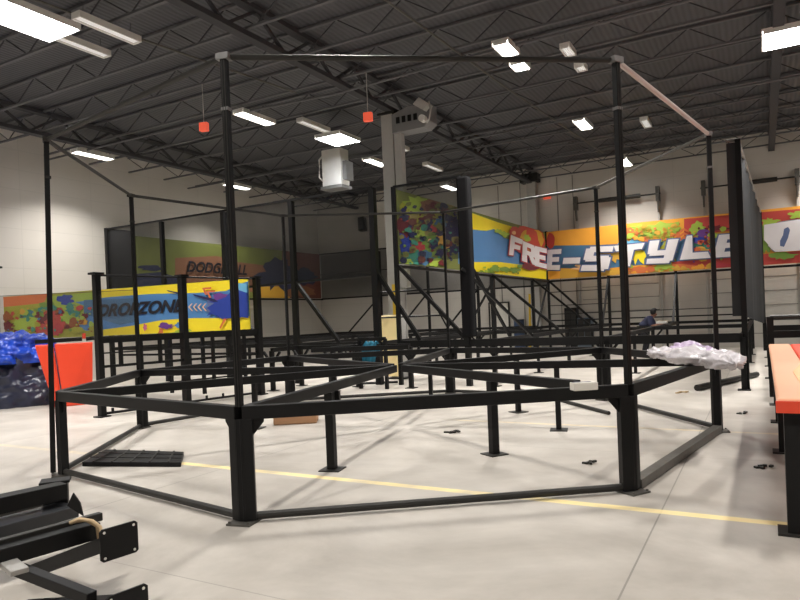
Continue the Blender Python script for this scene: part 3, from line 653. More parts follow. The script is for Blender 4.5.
rl = [((0, 0, ZB), (0, 12.6, ZB), .07), ((0, 12.6, ZB), (7.3, 12.6, ZB), .08), ((0, 0, ZT), (1.75, 0, ZT), .05), ((7.3, 12.6, ZB), (13, 12.6, ZB), .08), ((0, 12.55, 1.5), (7.3, 12.55, 1.5), .03), ((0, 12.55, ZP+.18), (7.3, 12.55, ZP+.18), .05)]
for z in (1.55, 2.1): rl.append(((0.0, 12.6, z+.3), (2.4, 12.6, z+.3), .03))
nets = [([(0.05, 0, ZB+.05), (1.75, 0, ZB+.05), (1.75, 0, ZT), (0.05, 0, ZT)], NET)]
ca = court('wide black steel court frame with braced posts under the high FREE-STYLE banner', usA, vsA, ZP, posts, br, rl, nets, thick=(0.0,))
# pillar, its own padded mast at the front of the court
o = MB(); o.box(W(1.83, .0, ZP+.05+(4.68-ZP)/2), (.29, .26, 4.68-ZP), RZ); pm = o.build('padded_mast', DARKC, ca, bevel=.05)
MB().beam(W(1.78, 0, 0), W(1.78, 0, ZP+.1), .12).build('tall_post', BLK, ca)
MB().beam(W(1.78, -.18, ZP+1.6), W(2.9, 1.2, ZP), .06).build('brace', BLK, ca)
MB().beam(W(1.78, .05, ZP+1.9), W(2.2, 1.6, ZP), .06).build('brace', BLK, ca)
# dark dividing net wall on the right
n0 = at_d(726, 143, W(7.27, 0).y); farp = at_z(760, 212, 4.66)
t = thing('dividing_net', 'tall dense black net wall seen edge-on at the right, sloping away into the hall', 'net', W(7.35, .1, 0))
fu, fv = uv(farp)
b = MB()
nseg = 24; zz = lambda k: 4.62
u0n, _ = on_v(726, 143, .1); u1n = 7.34
pts = [(u0n, .1), (u1n, .1)]+[(u1n+(fu-u1n)*k/nseg+.035*math.sin(k*1.9), .1+(fv-.1)*k/nseg) for k in range(1, nseg+1)]
DN = mat('dark_dense_net_cloth', (.034, .035, .037, 1), .9, 0, .2, 2, spec=.15)
for a, c in zip(pts, pts[1:]):
    b.face([W(a[0], a[1], 1.38-.04*max(0, a[1])), W(c[0], c[1], 1.38-.04*max(0, c[1])), W(c[0], c[1], 4.62), W(a[0], a[1], 4.62)])
nn = b.build('net_cloth', DN, t, recalc=False); sm = nn.modifiers.new('solid', 'SOLIDIFY'); sm.thickness = .02
MB().tube([W(u1n, .1, 4.66), W(fu, fv, 4.66)], .035).build('top_rail', ZINC, t)  # pale zinc tone stands for light reflecting along the pole
MB().tube([W(u0n, .1, 4.66), W(u1n, .1, 4.66)], .03).build('top_rail', GREYST, t)
for k in (0, 1):
    u, v = ((u1n, .08), (fu, fv))[k]; MB().beam(W(u, v, 0), W(u, v, 4.66), .1).build('post', BLK, t)
# court B, netted dodgeball court on the left
usB = [-10.5, -8.0, -5.5, -3.1, -.6]; vsB = [0.0, 6.3, 12.6]
posts = {(u, 0.0): (4.78 if u > -10 else 4.85, .13 if u > -9 and u < -1 else .12, 0) for u in usB}
posts[(-.6, 0.0)] = (4.8, .15, 0); posts[(-8.0, 0.0)] = (4.78, .11, 0)
for u in (-8.0, -5.5, -3.1): posts[(u, 12.6)] = (4.78, .1, 0)
br = [((-3.05, 0, 2.65), (-1.75, 0, ZP), .09), ((-.55, 0.05, 2.7), (.55, .05, ZP), .09), ((-5.5, 0, 2.5), (-4.3, 0, ZP), .08), ((-8.0, 12.55, 2.7), (-9.2, 11.6, ZP), .07), ((-5.5, 12.55, 2.7), (-6.6, 11.6, ZP), .07), ((-5.45, 12.6, 2.6), (-4.6, 12.6, ZP), .06), ((-3.1, 12.55, 2.7), (-4.2, 11.6, ZP), .07)]
rl = [((-10.5, 0, 4.82), (-.6, 0, 4.82), .05), ((-5.5, 0, 2.62), (-.6, 0, 2.7), .06), ((-11.4, 12.6, 2.7), (0, 12.6, 2.7), .07), ((-11.4, 12.6, 4.9), (0, 12.6, 4.85), .06), ((-11.35, 1, 2.68), (-11.35, 12.6, 2.68), .07), ((-11.4, 12.58, 3.9), (0, 12.58, 3.9), .03), ((-10.5, 0, 4.82), (-10.5, .9, 4.82), .05)]
nets = [([(-10.5, 0, 2.6), (-.6, 0, 2.7), (-.6, 0, 4.8), (-10.5, 0, 4.8)], NET), ([(-11.38, 12.6, 2.72), (-.05, 12.6, 2.72), (-.05, 12.6, 4.86), (-11.38, 12.6, 4.86)], NETD)]
cb = court('black steel court frame with tall netting in front of the DODGEBALL banner', usB, vsB, ZP, posts, br, rl, nets)
b = MB(); b.hexa([W(-10.55, -.05, 2.95), W(-10.45, -.05, 2.95), W(-10.45, 1.0, 2.95), W(-10.55, 1.0, 2.95), W(-10.55, -.05, 4.8), W(-10.45, -.05, 4.8), W(-10.45, 1.0, 4.8), W(-10.55, 1.0, 4.8)])
b.build('end_pad', DN, cb)
# court C, far right behind the dividing net
t = thing('court_frame', 'low black steel frame with a round top bar, far right behind the red pads', 'trampoline frame', W(7.6, -1.2, 0))
usC = [7.75, 10.2, 12.7]
MB().tube([W(7.75, -.9, 1.35), W(12.7, -.9, 1.35)], .04).build('top_bar', BLK2, t)
for v in (-.9, 2.2, 12.0):
    MB().beam(W(7.75, v, ZP), W(13, v, ZP), .09, .12).build('platform_beam', BLK, t)
for u in usC:
    MB().beam(W(u, -.9, ZP), W(u, 12, ZP), .08, .1).build('platform_beam', BLK, t)
    MB().beam(W(u, -.9, 0), W(u, -.9, 1.36), .1).build('leg', BLK, t)
    for v in (2.2, 5.2, 8.2, 12): leg_with_gusset(u, v, ZP-.05, 'leg', t, gus=False)
MB().beam(W(7.75, -.9, .55), W(12.7, -.9, .55), .08, .1).build('platform_beam', BLK, t)

# mid-zone low frame between octagon and courts
t = thing('low_steel_frame', 'low black steel frame with bolt-studded rails between the octagon cage and the left court', 'trampoline frame', W(-2.4, -1.2, 0))
for a, c in (((-2.6, -1.6), (-2.6, -.4)), ((-.9, -1.6), (-.9, -.4)), ((-2.6, -.6), (.6, -.6)), ((-1.2, -1.9), (.9, -1.2))):
    MB().beam(W(*a, .97), W(*c, .97), .08, .1).build('rail', BLK, t)
for p in ((-2.6, -.5), (-.9, -.5), (.6, -.6), (-2.6, -1.6), (-.9, -1.5)): leg_with_gusset(p[0], p[1], .95, 'leg', t)
b = MB(); b.beam(W(-.6, -.85, 1.15), W(.1, -.85, 1.15), .08, .08); b.beam(W(-.6, -.85, 0), W(-.6, -.85, 1.15), .07); b.beam(W(.1, -.85, 0), W(.1, -.85, 1.15), .07); b.beam(W(-.6, -.85, .95), W(-.45, -.85, 1.12), .05); b.beam(W(.1, -.85, .95), W(-.05, -.85, 1.12), .05)
b.build('cross_stand', BLK, t)
for z in (1.63, 2.25): MB().tube([W(-.65, .1, z), W(1.2, .1, z)], .02).build('rod', BLK, t)

# ---- drop zone frame: bolt-studded lattice
t = thing('foam_pit_frame', 'black lattice frame with three capped posts and bolt-studded rails under the DROPZONE banner', 'foam pit frame', W(-3.1, -5.8, 0))
PA, PB_, PC = (-3.12, -5.8), (-2.76, -4.1), (-2.36, -2.3)
def lerp(a, c, t_): return (a[0]+(c[0]-a[0])*t_, a[1]+(c[1]-a[1])*t_)
for p, w in ((PA, .11), (PB_, .13), (PC, .13)):
    b = MB(); b.beam(W(*p, 0), W(*p, 2.66), w); b.box(W(*p, .012), (.22, .22, .024), RZ); b.box(W(*p, 2.66), (.2, .2, .04), RZ); b.build('tall_post', BLK, t)
MB().tube([W(*PA, 2.63), W(*PC, 2.63)], .02).build('top_rail', BLK, t)
for z, w, h in ((1.43, .1, .13), (.93, .05, .05), (.5, .03, .03)): MB().beam(W(*PA, z), W(*PC, z), w, h).build('rail', BLK, t)
MB().tube([W(*PA, 1.18), W(*PC, 1.18)], .014, 8).build('rod', BLK, t)
fr = MB().tube([W(*PA, .06), W(*PC, .06)], .025).build('floor_rod', BLK, t)
for k in range(9):
    q = lerp(PA, PC, (k+.5)/9); MB().box(W(*q, .11), (.035, .035, .07), RZ).build('bolt', BLK, fr)
for k in range(1, 9):
    if k in (4, 5): continue
    q = lerp(PA, PC, k/9); MB().beam(W(*q, .93 if k % 2 else .4), W(*q, 1.5), .06).build('stud', BLK, t)
nu_ = -3.12; un = on_v(135, 300, -5.8)[0]
b = MB(); b.face([W(-9.6, -5.8, 1.47), W(un, -5.8, 1.47), W(un, -5.8, 2.30), W(-9.6, -5.8, 2.50)]); b.build('net', NETL, t, recalc=False)
MB().tube([W(-9.6, -5.8, 2.5), W(un, -5.8, 2.3)], .006, 6).build('net_line', BLK2, t)
# back edge of the pit along the banner
for z, w, h in ((1.40, .1, .12), (.95, .05, .05)): MB().beam(W(-2.4, -2.42, z), W(-6.9, -2.42, z), w, h).build('rail', BLK, t)
for k in range(4):
    u = -2.9-k*1.1; MB().beam(W(u, -2.42, 0), W(u, -2.42, 1.46), .07).build('stud', BLK, t)
for u in (-3.2, -4.6): MB().beam(W(u, -2.4, 1.38), W(u+.45, -2.9, .5), .06).build('brace', BLK, t)
o = MB(); pt = at_d(0, 400, 16.8); o.beam((pt.x, pt.y, 0), (pt.x, pt.y, 3.35), .11); o.box((pt.x, pt.y, 3.35), (.32, .2, .05), 0)
tag(o.build('capped_post', BLK, loc=(pt.x, pt.y, 0)), 'black post with a flat cap at the left edge, behind the blue tarp', 'post')

# ---- red panels beside the tarp
t = thing('red_foam_panel', 'upright red-orange padded panel with a black top edge standing behind the left cage corner', 'padded panel', W(-6.0, -4.5, 0))
def panel(pxs, dy, name, m):
    q = [at_d(x, y, d) for x, y, d in pxs]; q[0].z = 0.0; q[1].z = 0.0
    n = (q[1]-q[0]).cross(q[3]-q[0]).normalized(); b = MB(); b.prism(q, n, dy); return b.build(name, m, t, bevel=.02)
panel([(64, 405, 14.0), (92, 402, 14.35), (92, 342, 14.35), (54, 344, 14.0)], .07, 'pad', REDP)
panel([(56, 405, 14.0), (63.5, 405, 14.0), (53.5, 344, 14.0), (36, 345, 13.85)], .07, 'side_pad', REDP)
def barpx(a, c, w, nm, m, par):
    MB().beam(at_d(*a), at_d(*c), w, w).build(nm, m, par)
barpx((35, 342, 13.9), (82, 339, 14.3), .085, 'top_edge', BLK, t); barpx((86, 339, 14.32), (94, 338, 14.4), .085, 'top_edge', BLK, t)
MB().box(at_d(84, 336, 14.3), (.06, .05, .12), RZ).build('strap_tab', REDP, t)

# ---- tarp covered pile
def lump(c, r, nz, name, m, parent, zmin=0, seed=0, fr=1.6, amp=.12, nu=72, nv=30, flat=1.0):
    b = MB(); rows = []; nu *= 2; nv *= 2
    for j in range(nv+1):
        ph = PI/2*j/nv; row = []
        for i in range(nu):
            th = 2*PI*i/nu; x, y, z = math.cos(th)*math.cos(ph)**.45, math.sin(th)*math.cos(ph)**.45, math.sin(ph)**flat
            p = Vector((x*r[0], y*r[1], z*r[2])); k = 1+amp*noise.fractal((p+Vector((seed, 0, 0)))*fr, 1, 2, 4)-amp*.55*abs(noise.noise((p+Vector((0, seed, 0)))*fr*1.5))-amp*.25*abs(noise.noise((p+Vector((0, seed, 0)))*fr*4))+amp*.25
            row.append(len(b.v)); b.v.append(Vector((c[0]+p.x*k, c[1]+p.y*k, max(zmin, c[2]+p.z*k))))
        rows.append(row)
    for a, d in zip(rows, rows[1:]):
        for i in range(nu): b.f.append((a[i], a[(i+1) % nu], d[(i+1) % nu], d[i])); b.m.append(0)
    return b.build(name, m, parent, smooth=True)
TARPD = mat('dark_navy_tarp', srgb(44, 48, 68), .32, 0, .5, 2.2, bump=.4); TARPB = mat('bright_blue_tarp', srgb(30, 72, 190), .3, 0, .4, 3, bump=.4)
t = thing('tarp_covered_pile', 'bulky pile wrapped in dark navy and bright blue tarpaulin at the left edge', 'tarp', (-9.35, 15.1, 0))
lump((-9.35, 15.1, 0), (1.42, 1.2, 1.4), 0, 'lower_cover', TARPD, t, seed=3, fr=2.6, amp=.13)
lump((-9.42, 15.05, .95), (1.3, 1.2, .66), 0, 'blue_cover', TARPB, t, zmin=.9, seed=9, fr=3.2, amp=.16)
MB().tube([(-8.95, 13.93, .35), (-8.9, 13.86, .8), (-8.95, 13.9, 1.2), (-9.0, 14.1, 1.45)], .02, 8).build('rope', TAN, t)

# ================================================================== red padded frame, right foreground
t = thing('red_padded_frame', 'black steel frame topped with red vinyl pads, salmon sheen painted in, at the right edge', 'trampoline frame', W(7.75, -8.4, 0))
U0, ZR = 7.74, .9
for v in (-8.38, -5.6, -3.6, -1.9):
    lg = MB().beam(W(U0+.08, v, .012), W(U0+.08, v, ZR-.06), .14, .14).build('leg', BLK, t, bevel=.004)
    MB().box(W(U0+.06, v, .008), (.22, .22, .016), RZ).build('foot_plate', BLK2, lg)
    MB().beam(W(U0+2.6, v, .0), W(U0+2.6, v, ZR-.06), .12, .12).build('leg', BLK, t)
for a, c in (((U0+.08, -8.45), (U0+.08, -1.85)), ((U0+2.6, -8.45), (U0+2.6, -1.85)), ((U0+.02, -8.38), (U0+2.66, -8.38)), ((U0, -1.9), (U0+2.66, -1.9))):
    MB().beam(W(*a, ZR-.08), W(*c, ZR-.08), .12, .13).build('rail', BLK, t, bevel=.005)
b = MB()
def padq(u0, v0, u1, v1, z0, z1): return [W(u0, v0, z0), W(u1, v0, z0), W(u1, v1, z0), W(u0, v1, z0), W(u0, v0, z1), W(u1, v0, z1), W(u1, v1, z1), W(u0, v1, z1)]
MB_ = MB(); MB_.hexa(padq(U0-.03, -8.5, U0+.26, -1.75, ZR-.01, ZR+.045)); MB_.build('edge_pad', SALMSHEEN, t, bevel=.02)
MB_ = MB(); MB_.hexa(padq(U0+.265, -8.5, U0+2.7, -1.75, ZR-.01, ZR+.04)); MB_.build('top_pad', REDP, t, bevel=.02)
MB_ = MB(); MB_.hexa(padq(U0-.035, -8.52, U0+2.7, -8.50, ZR-.05, ZR+.03)); MB_.build('front_trim', REDP, t)
b = MB(); q = [at_z(x, y, ZR+.047) for x, y in ((793, 372), (802, 362), (830, 362), (830, 402), (812, 402))]; b.prism(q, (0, 0, 1), .004); b.build('white_print', PM[PN.index('peach')], t)
MB_ = MB(); MB_.hexa(padq(U0+.30, -8.3, U0+2.3, -8.22, .28, .76)); MB_.build('inner_pad', REDP, t, bevel=.02)
MB().beam(W(U0+.08, -8.3, .25), W(U0+2.6, -8.3, .25), .06).build('rail', BLK, t)

# ================================================================== things on the floor and frame
t = thing('grid_panel', 'flat black ribbed steel panel lying on the floor inside the left of the octagon', 'steel panel', at_z(130, 460, 0))
q = [at_z(82, 466.5, 0), at_z(181, 467, 0), at_z(184, 456, 0), at_z(106, 453.5, 0)]
b = MB(); b.prism(q, (0, 0, 1), .055); b.build('tray', BLK, t, bevel=.006)
b = MB(); up = Vector((0, 0, .058))
for k in range(5):
    s = .12+k*.19; b.beam(q[0].lerp(q[1], s)+up, q[3].lerp(q[2], s)+up, .02, .012)
for s in (.35, .7): b.beam(q[0].lerp(q[3], s)+up, q[1].lerp(q[2], s)+up, .02, .012)
b.build('ribs', BLK2, t)
bx = at_z(295, 424, 0)
t = thing('cardboard_box', 'low brown cardboard box on the floor seen under the front rail of the octagon', 'box', bx)
MB().box((bx.x, bx.y+.15, .11), (.68, .4, .22), .06).build('carton', CARD, t, bevel=.02)
b = MB(); b.box((bx.x, bx.y+.15, .2225), (.62, .02, .005), .06); b.build('flap_seam', TAN, t)
bx = at_z(585, 390, .95)
t = thing('small_white_box', 'small white box on the front right rail of the octagonal frame', 'box', bx)
MB().box((bx.x, bx.y+.03, .98), (.205, .1, .065), .13).build('carton', PAPER, t, bevel=.006)
MB().box((bx.x-.02, bx.y+.03, 1.014), (.16, .03, .003), .13).build('tape_strip', PM[PN.index('grey')], t)
# plastic bundle on the right corner
PLAS = mat('crumpled_clear_white_plastic', srgb(205, 200, 205), .22, 0, .35, 14, bump=.5); LILAC = mat('lilac_wrap', srgb(178, 158, 190), .35, 0, .25, 9, bump=.4)
p0, p1 = at_z(655, 350, 1.02), at_z(736, 362, 1.0)
t = thing('wrapped_bundle', 'bundle wrapped in white and lilac plastic on the right corner of the octagon', 'bundle', (p0+p1)/2-Vector((0, 0, .08)))
def sausage(p0, p1, r, name, m, seed, fl=.55, zb=.948):
    b = MB(); n = 60; nu = 36; d = (p1-p0); dn = d.normalized(); sd = dn.cross(Vector((0, 0, 1))).normalized(); rings = []
    for i in range(n+1):
        s = i/n; rr = r*(math.sin(PI*min(max(s, .03), .97)))**.4*(1+.25*math.sin(s*9+seed)); row = []
        for k in range(nu):
            a = 2*PI*k/nu; q = p0+d*s+sd*rr*math.cos(a)+Vector((0, 0, rr*fl*math.sin(a)))
            q += (sd*math.cos(a)+Vector((0, 0, math.sin(a))))*(.045*noise.fractal(Vector((s*7, math.cos(a)*2.2, math.sin(a)*2.2+seed)), .8, 2, 5)+.02*noise.noise(Vector((s*40, a*2, seed))))
            q.z = max(q.z, zb); row.append(len(b.v)); b.v.append(q)
        rings.append(row)
    for a, c in zip(rings, rings[1:]):
        for k in range(nu): b.f.append((a[k], a[(k+1) % nu], c[(k+1) % nu], c[k])); b.m.append(0)
    b.f.append(tuple(rings[0])); b.m.append(0); b.f.append(tuple(reversed(rings[-1]))); b.m.append(0)
    return b.build(name, m, t, smooth=True)
q0, q1 = Vector((3.42, 9.5, 1.02)), Vector((4.12, 8.2, 1.02))
sausage(at_z(654, 352, 1.02), at_z(722, 361, 1.02), .20, 'white_wrap', PLAS, 2, .42)
sausage(at_z(672, 349, 1.04), at_z(726, 357, 1.04), .15, 'lilac_wrap', LILAC, 5, .62)
sausage(at_z(700, 356, 1.02), at_z(737, 364, 1.02), .17, 'white_end_wrap', PLAS, 8, .5)
# loose bars, scraps
def loose(p, q, r, label, name='loose_steel_bar'):
    tag(MB().tube([p+Vector((0, 0, r)), q+Vector((0, 0, r))], r, 8).build(name, BLK2, loc=p), label, 'steel bar')
loose(at_z(561, 402, 0), at_z(609, 415, 0), .03, 'thin dark steel bar lying on the floor inside the right of the octagon')
loose(at_z(697, 391, 0), at_z(757, 377, 0), .06, 'thick dark steel tube on the floor beyond the right octagon corner')
loose(at_z(520, 391, 0), at_z(541, 394, 0), .025, 'short thin bar on the floor in the middle of the octagon')
loose(at_z(330, 386, 0), at_z(398, 383, 0), .03, 'thin black bar on the floor near the foot of the pale column')
for k, (px, py, s, lb) in enumerate([(743, 414, .09, 'small dark scrap on the open floor left of the red padded frame'), (590, 464, .09, 'small black scraps on the floor behind the near right octagon leg'), (453, 433, .12, 'thin dark scrap on the floor in the centre of the octagon'), (763, 468, .1, 'grey scrap in the shadow below the red padded frame'), (681, 393, .14, 'scattered pale packing scraps on the floor beyond the right octagon corner')]):
    p = at_z(px, py, 0); b = MB(); rnd = random.Random(k)
    for j in range(5):
        c = (p.x+(j-2)*s*.3, p.y+math.sin(j*2+k)*s*.35, .009+.004*j); b.box(c, (s*(.35+rnd.random()*.5), s*.3, .02), rnd.random()*3)
    tag(b.build('floor_scrap', TAN if k == 4 else BLK2, loc=p), lb, 'scrap')
# teal jacket over a rail
jb = on_v(370, 342, -.62)
JC = W(jb[0], -.62, 0)
t = thing('hanging_jacket', 'teal cloth jacket slung over a black rail left of the pale column', 'jacket', V3(JC.xy, .75))
b = MB(); rr = []
nx = 12; prof = [(-.16, .45), (-.13, .7), (-.09, .95), (-.05, 1.06), (.0, 1.09), (.05, 1.05), (.07, .95), (.1, .75)]
for i in range(nx+1):
    s = (i/nx-.5)*.36; row = []
    for k, (dv, z) in enumerate(prof):
        row.append(len(b.v)); b.v.append(W(jb[0]+s*(1+.15*math.sin(z*9)), -.62+dv+.025*math.sin(i*1.7+k), z+.03*math.sin(i*1.1)))
    rr.append(row)
for a, c in zip(rr, rr[1:]):
    for k in range(len(prof)-1): b.f.append((a[k], c[k], c[k+1], a[k+1])); b.m.append(0)
jo = b.build('body', TEAL, t, smooth=True); sm = jo.modifiers.new('s', 'SOLIDIFY'); sm.thickness = .03
MB().tube([W(jb[0]+.1, -.78, 1.0), W(jb[0]+.16, -.8, .75), W(jb[0]+.12, -.8, .42)], [.06, .055, .045], 10).build('sleeve', TEAL, t, smooth=True)
# things by the back wall
def cab(px0, px1, ytop, v, m, nm, label, cat, d=.5):
    u0, z = on_v(px0, ytop, v); u1, _ = on_v(px1, ytop, v)
    t = thing(nm, label, cat, W((u0+u1)/2, v+d/2, 0))
    MB().box(W((u0+u1)/2, v+d/2, z/2), (u1-u0, d, z), RZ).build('body', m, t, bevel=.015)
    for s in (-.24, .24): MB().box(W((u0+u1)/2+s*(u1-u0), v-.01, z*.55), ((u1-u0)*.42, .02, z*.75), RZ).build('door', BLK2 if m is not GLOVE else LGREY, t)
    return t
cab(564, 576, 308, 12.85, BLK, 'dark_cabinet', 'tall black cabinet against the back wall, left of the grey one', 'cabinet', .45)
cab(577, 591, 318, 12.85, mat('blue_grey_cabinet', srgb(75, 88, 100), .5), 'grey_cabinet', 'lower blue-grey cabinet against the back wall beside the black one', 'cabinet', .45)
t = thing('yellow_ladder', 'yellow ladder leaning upright against the back wall behind the banner corner', 'ladder', W(-.8, 13.1, 0))
for u in (-1.0, -.62): MB().beam(W(u, 13.0, 0), W(u, 13.2, 2.4), .08, .05).build('rail', YEL, t)
for k in range(8): MB().beam(W(-1.0, 13.0+.02*k, .25+k*.28), W(-.62, 13.0+.02*k, .25+k*.28), .05, .03).build('rung', YEL, t)
t = thing('blue_grey_drum', 'dark blue upright barrel near the back wall beside the yellow ladder', 'barrel', W(-1.35, 12.95, 0))
MB().tube([W(-1.45, 13.0, 0), W(-1.45, 13.0, .5), W(-1.45, 13.0, 1.3)], [.22, .24, .22], 16).build('drum', mat('blue_plastic', srgb(40, 60, 90), .5), t, smooth=False)
MB().tube([W(-1.45, 13.0, 1.3), W(-1.45, 13.0, 1.34)], .235, 16).build('lid', BLK, t)

# ================================================================== the person
pc = W(4.25, 9.35, 0)
t = thing('person', 'dark-haired person in a navy shirt bending over the black court frame', 'person', pc)
R_ = V3(E1, 0); Bk = V3(E2, 0); Z_ = Vector((0, 0, 1))
def PP(x, y, z): return pc+R_*x+Bk*y+Z_*z
def skin_body(name, verts, edges, radii, m, parent):
    me = bpy.data.meshes.new(name); base = Vector(parent.location); me.from_pydata([v-base for v in verts], edges, []); me.materials.append(m)
    o = bpy.data.objects.new(name, me); C.objects.link(o); o.parent = parent
    sk = o.modifiers.new('skin', 'SKIN'); sk.use_smooth_shade = True
    for i, r in enumerate(radii): me.skin_vertices[0].data[i].radius = (r, r) if not isinstance(r, tuple) else r
    me.skin_vertices[0].data[0].use_root = True
    s = o.modifiers.new('sub', 'SUBSURF'); s.levels = 1; s.render_levels = 2
    return o
J = dict(pel=(-.12, 0, .93), ab=(-.08, 0, 1.05), ch=(.04, 0, 1.20), nk=(.17, 0, 1.31), hd0=(.22, 0, 1.36), hd1=(.27, 0, 1.44),
         shL=(.08, .17, 1.25), elL=(.2, .24, 1.02), wrL=(.42, .18, 1.02), shR=(.08, -.17, 1.25), elR=(.18, -.24, 1.0), wrR=(.42, -.14, 1.04),
         hiL=(-.12, .1, .88), knL=(-.02, .12, .49), anL=(-.1, .13, .09), toL=(.07, .14, .045), hiR=(-.12, -.1, .88), knR=(-.04, -.12, .49), anR=(-.14, -.13, .09), toR=(.03, -.14, .045))
names = list(J); E_ = [('pel', 'ab'), ('ab', 'ch'), ('ch', 'nk'), ('nk', 'hd0'), ('hd0', 'hd1'), ('ch', 'shL'), ('shL', 'elL'), ('elL', 'wrL'), ('ch', 'shR'), ('shR', 'elR'), ('elR', 'wrR'), ('pel', 'hiL'), ('hiL', 'knL'), ('knL', 'anL'), ('anL', 'toL'), ('pel', 'hiR'), ('hiR', 'knR'), ('knR', 'anR'), ('anR', 'toR')]
RAD = dict(pel=.12, ab=.11, ch=.11, nk=.06, hd0=.085, hd1=.125, shL=.07, elL=.045, wrL=.03, shR=.07, elR=.045, wrR=.03, hiL=.09, knL=.06, anL=.045, toL=.04, hiR=.09, knR=.06, anR=.045, toR=.04)
skin_body('body', [PP(*J[k]) for k in names], [(names.index(a), names.index(c)) for a, c in E_], [RAD[k] for k in names], SKIN, t)
def sub(nm, keys, edges, rad, m):
    skin_body(nm, [PP(*J[k]) for k in keys], [(keys.index(a), keys.index(c)) for a, c in edges], [rad[k] for k in keys], m, t)
sub('shirt', ['pel', 'ab', 'ch', 'shL', 'elL', 'shR', 'elR'], [('pel', 'ab'), ('ab', 'ch'), ('ch', 'shL'), ('shL', 'elL'), ('ch', 'shR'), ('shR', 'elR')], dict(pel=.21, ab=.21, ch=.215, shL=.11, elL=.08, shR=.11, elR=.08), SHIRT)
sub('trousers', ['pel', 'hiL', 'knL', 'anL', 'hiR', 'knR', 'anR'], [('pel', 'hiL'), ('hiL', 'knL'), ('knL', 'anL'), ('pel', 'hiR'), ('hiR', 'knR'), ('knR', 'anR')], dict(pel=.18, hiL=.13, knL=.09, anL=.07, hiR=.13, knR=.08, anR=.06), TROU)
b = MB(); hc = PP(.262, 0, 1.445)
bm = bmesh.new(); bmesh.ops.create_uvsphere(bm, u_segments=16, v_segments=10, radius=1)
for v_ in bm.verts:
    x, y, z = v_.co; q = hc+R_*(x*.125-.03)+Bk*y*.115+Z_*(z*.13+.015)
    v_.co = q-Vector(t.location)
dele = [v_ for v_ in bm.verts if (v_.co+Vector(t.location)-hc).dot(R_) > .05 and (v_.co+Vector(t.location)-hc).z < .05]
bmesh.ops.delete(bm, geom=dele, context='VERTS'); me = bpy.data.meshes.new('hair'); bm.to_mesh(me); bm.free(); me.materials.append(HAIR)
ho = bpy.data.objects.new('hair', me); C.objects.link(ho); ho.parent = t
for s in (-1, 1):       # hands with fingers
    w = PP(*J['wrL' if s > 0 else 'wrR']); b = MB(); b.tube([w, w+R_*.05, w+R_*.1], [.028, .035, .03], 8)
    for k in range(4): f0 = w+R_*.09+Bk*(k-1.5)*.018; b.tube([f0, f0+R_*.04, f0+R_*(.065+.006*(1.5-abs(k-1.5)))-Z_*.02], .009, 6)
    b.tube([w+R_*.04-Bk*s*.03, w+R_*.085-Bk*s*.05-Z_*.01], .010, 6); b.build('hand', SKIN, t, smooth=True)
wp = W(4.72, 9.3, ZP+.0)
o = MB().box(wp+Vector((0, 0, .05)), (.34, .24, .09), RZ).build('white_parts_box', PAPER, loc=wp); tag(o, 'small white box on the court frame under the bending person\'s hands', 'box')
MB().box(wp+Vector((0, 0, .1)), (.3, .02, .01), RZ).build('tape', TAN, o)
MB().beam(W(4.85, 8.7, ZP-.05), W(4.85, 9.9, ZP-.05), .3, .05).build('ledge_plate', BLK2, ca)

# ================================================================== stack of steel members, bottom left
GB = 'steel members stacked at bottom left'
def member(pend, pfar, w, h, label, plate=None, m=BLK, name='steel_beam', zs=None):
    p, q = Vector(pend), Vector(pfar); d = (q-p).normalized()
    t = thing(name, label, 'steel beam', (p+q)/2, 0)
    MB().beam(p, q, w, h).build('tube', m, t, bevel=.005)
    if plate:
        sd = d.cross(Vector((0, 0, 1))).normalized(); u2 = sd.cross(d).normalized(); s = plate/2
        roll = .0; c = p-d*.008
        b = MB(); k = .07*plate; pts = [(-s+k, -s), (s-k, -s), (s, -s+k), (s, s-k), (s-k, s), (-s+k, s), (-s, s-k), (-s, -s+k)]
        sd = Vector((.62, .78, 0)); u2 = Vector((0, 0, .82)); nv_ = Vector((.78, -.62, 0)); c = p+nv_*.03
        b.prism([c+sd*x+u2*y for x, y in pts], nv_, .012); pl = b.build('end_plate', m, t)
        for sx in (-1, 1):
            for sy in (-1, 1):
                e = c+sd*sx*s*.78+u2*sy*s*.78; MB().tube([e+nv_*.011, e+nv_*.0135], .008, 10).build('bolt_hole', PAPER, pl)
    return t
def far(a, x, y, z):       # point on the same beam further left, given by picture position and height
    return at_z(x, y, z)
member(at_z(64, 490, .47), at_z(-90, 524, .47), .13, .11, 'uppermost black beam of the steel stack, its flanged end by the left octagon leg')
member(at_z(70, 509, .33), at_z(-90, 552, .33), .24, .08, 'wide flat dark grey beam with an upright triangular end plate in the steel stack', m=mat('charcoal_steel', (.028, .03, .034, 1), .4))
member(at_z(101, 516, .42), at_z(-60, 560, .42), .05, .05, 'slim black rail with a worn brown end lying on the steel stack', m=BLK2)
member(at_z(97, 529, .37), at_z(-60, 573, .37), .10, .10, 'square black tube in the steel stack with a tan strap over its open end')
pe = at_z(116, 540, .39)
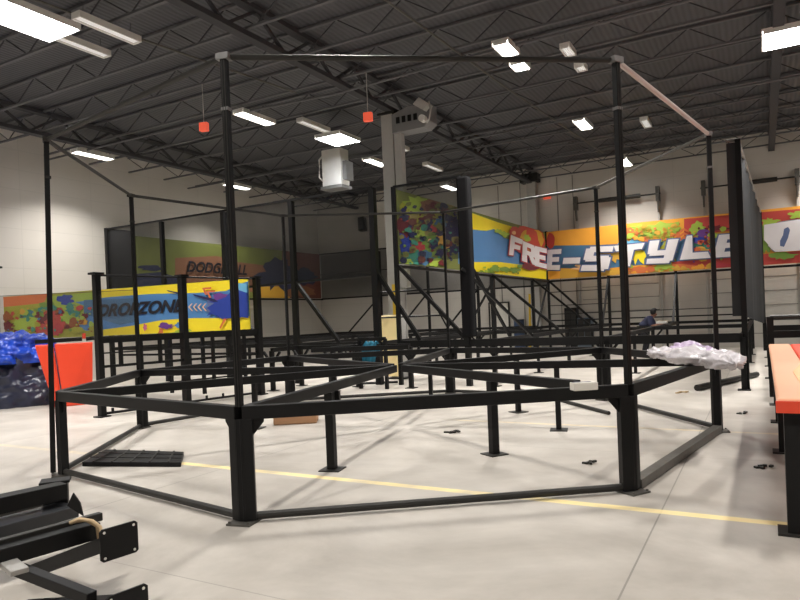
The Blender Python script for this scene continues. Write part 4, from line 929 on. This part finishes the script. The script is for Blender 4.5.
member(pe, pe+Vector((-.74, .5, -.33)), .095, .085, 'black post pointing up to the right with a square four-hole end plate', .225)
pe = at_z(124, 606, .2)
member(pe, pe+Vector((-.7, .3, -.13)), .10, .09, 'lowest black post whose square end plate just shows at the bottom of the picture', .22)
member(at_z(10, 566, .3), at_z(92, 598, .24), .06, .06, 'black beam crossing under the steel stack, running down to the right')
member(at_z(-5, 552, .34), at_z(20, 572, .33), .09, .03, 'short pale grey flat bar at the left edge of the steel stack', m=ZINC)
# fittings
tt = [o for o in C.objects if o.get('label', '').startswith('uppermost black beam')][0]
p = at_z(56, 493, .43); b = MB(); b.box(p, (.16, .12, .18), .4); b.box(p+Vector((0, 0, .09)), (.2, .16, .02), .4); b.box(p-Vector((.02, 0, .1)), (.12, .14, .05), .4); b.build('flanged_end', BLK, tt, bevel=.006)
tt = [o for o in C.objects if o.get('label', '').startswith('wide flat dark grey')][0]
p = [at_z(64, 512, .33), at_z(83, 510, .33), at_z(74, 494, .40)]
b = MB(); b.prism([at_d(67, 506, 4.35), at_d(83, 516, 4.35), at_d(80, 503, 4.35), at_d(73, 493, 4.35)], (0, 1, 0), .012); b.build('end_plate', BLK, tt)
tt = [o for o in C.objects if o.get('label', '').startswith('square black tube in the steel stack')][0]
pts = [at_z(x, y, z) for x, y, z in ((70, 523, .45), (80, 519, .47), (92, 521, .46), (100, 527, .42), (103, 538, .36), (100, 545, .32))]
MB().tube(pts, .012, 8).build('strap', TAN, tt, smooth=True)
pts = [at_z(x, y, z) for x, y, z in ((74, 522, .45), (86, 520, .46), (97, 526, .42), (99, 540, .34))]
MB().tube(pts, .01, 8).build('strap', TAN, tt, smooth=True)
tt2 = thing('timber_block', 'low wooden block on the floor holding up the far end of the steel stack', 'timber', at_z(40, 520, 0)); 
pb = at_z(45, 545, 0)
tt2.location = pb
MB().box((pb.x-.3, pb.y+.25, .13), (.5, .14, .26), 1.0).build('block', BLK2, tt2)
MB().box((pb.x-.3, pb.y+.25, .275), (.44, .12, .02), 1.0).build('packing_strip', DARKC, tt2)
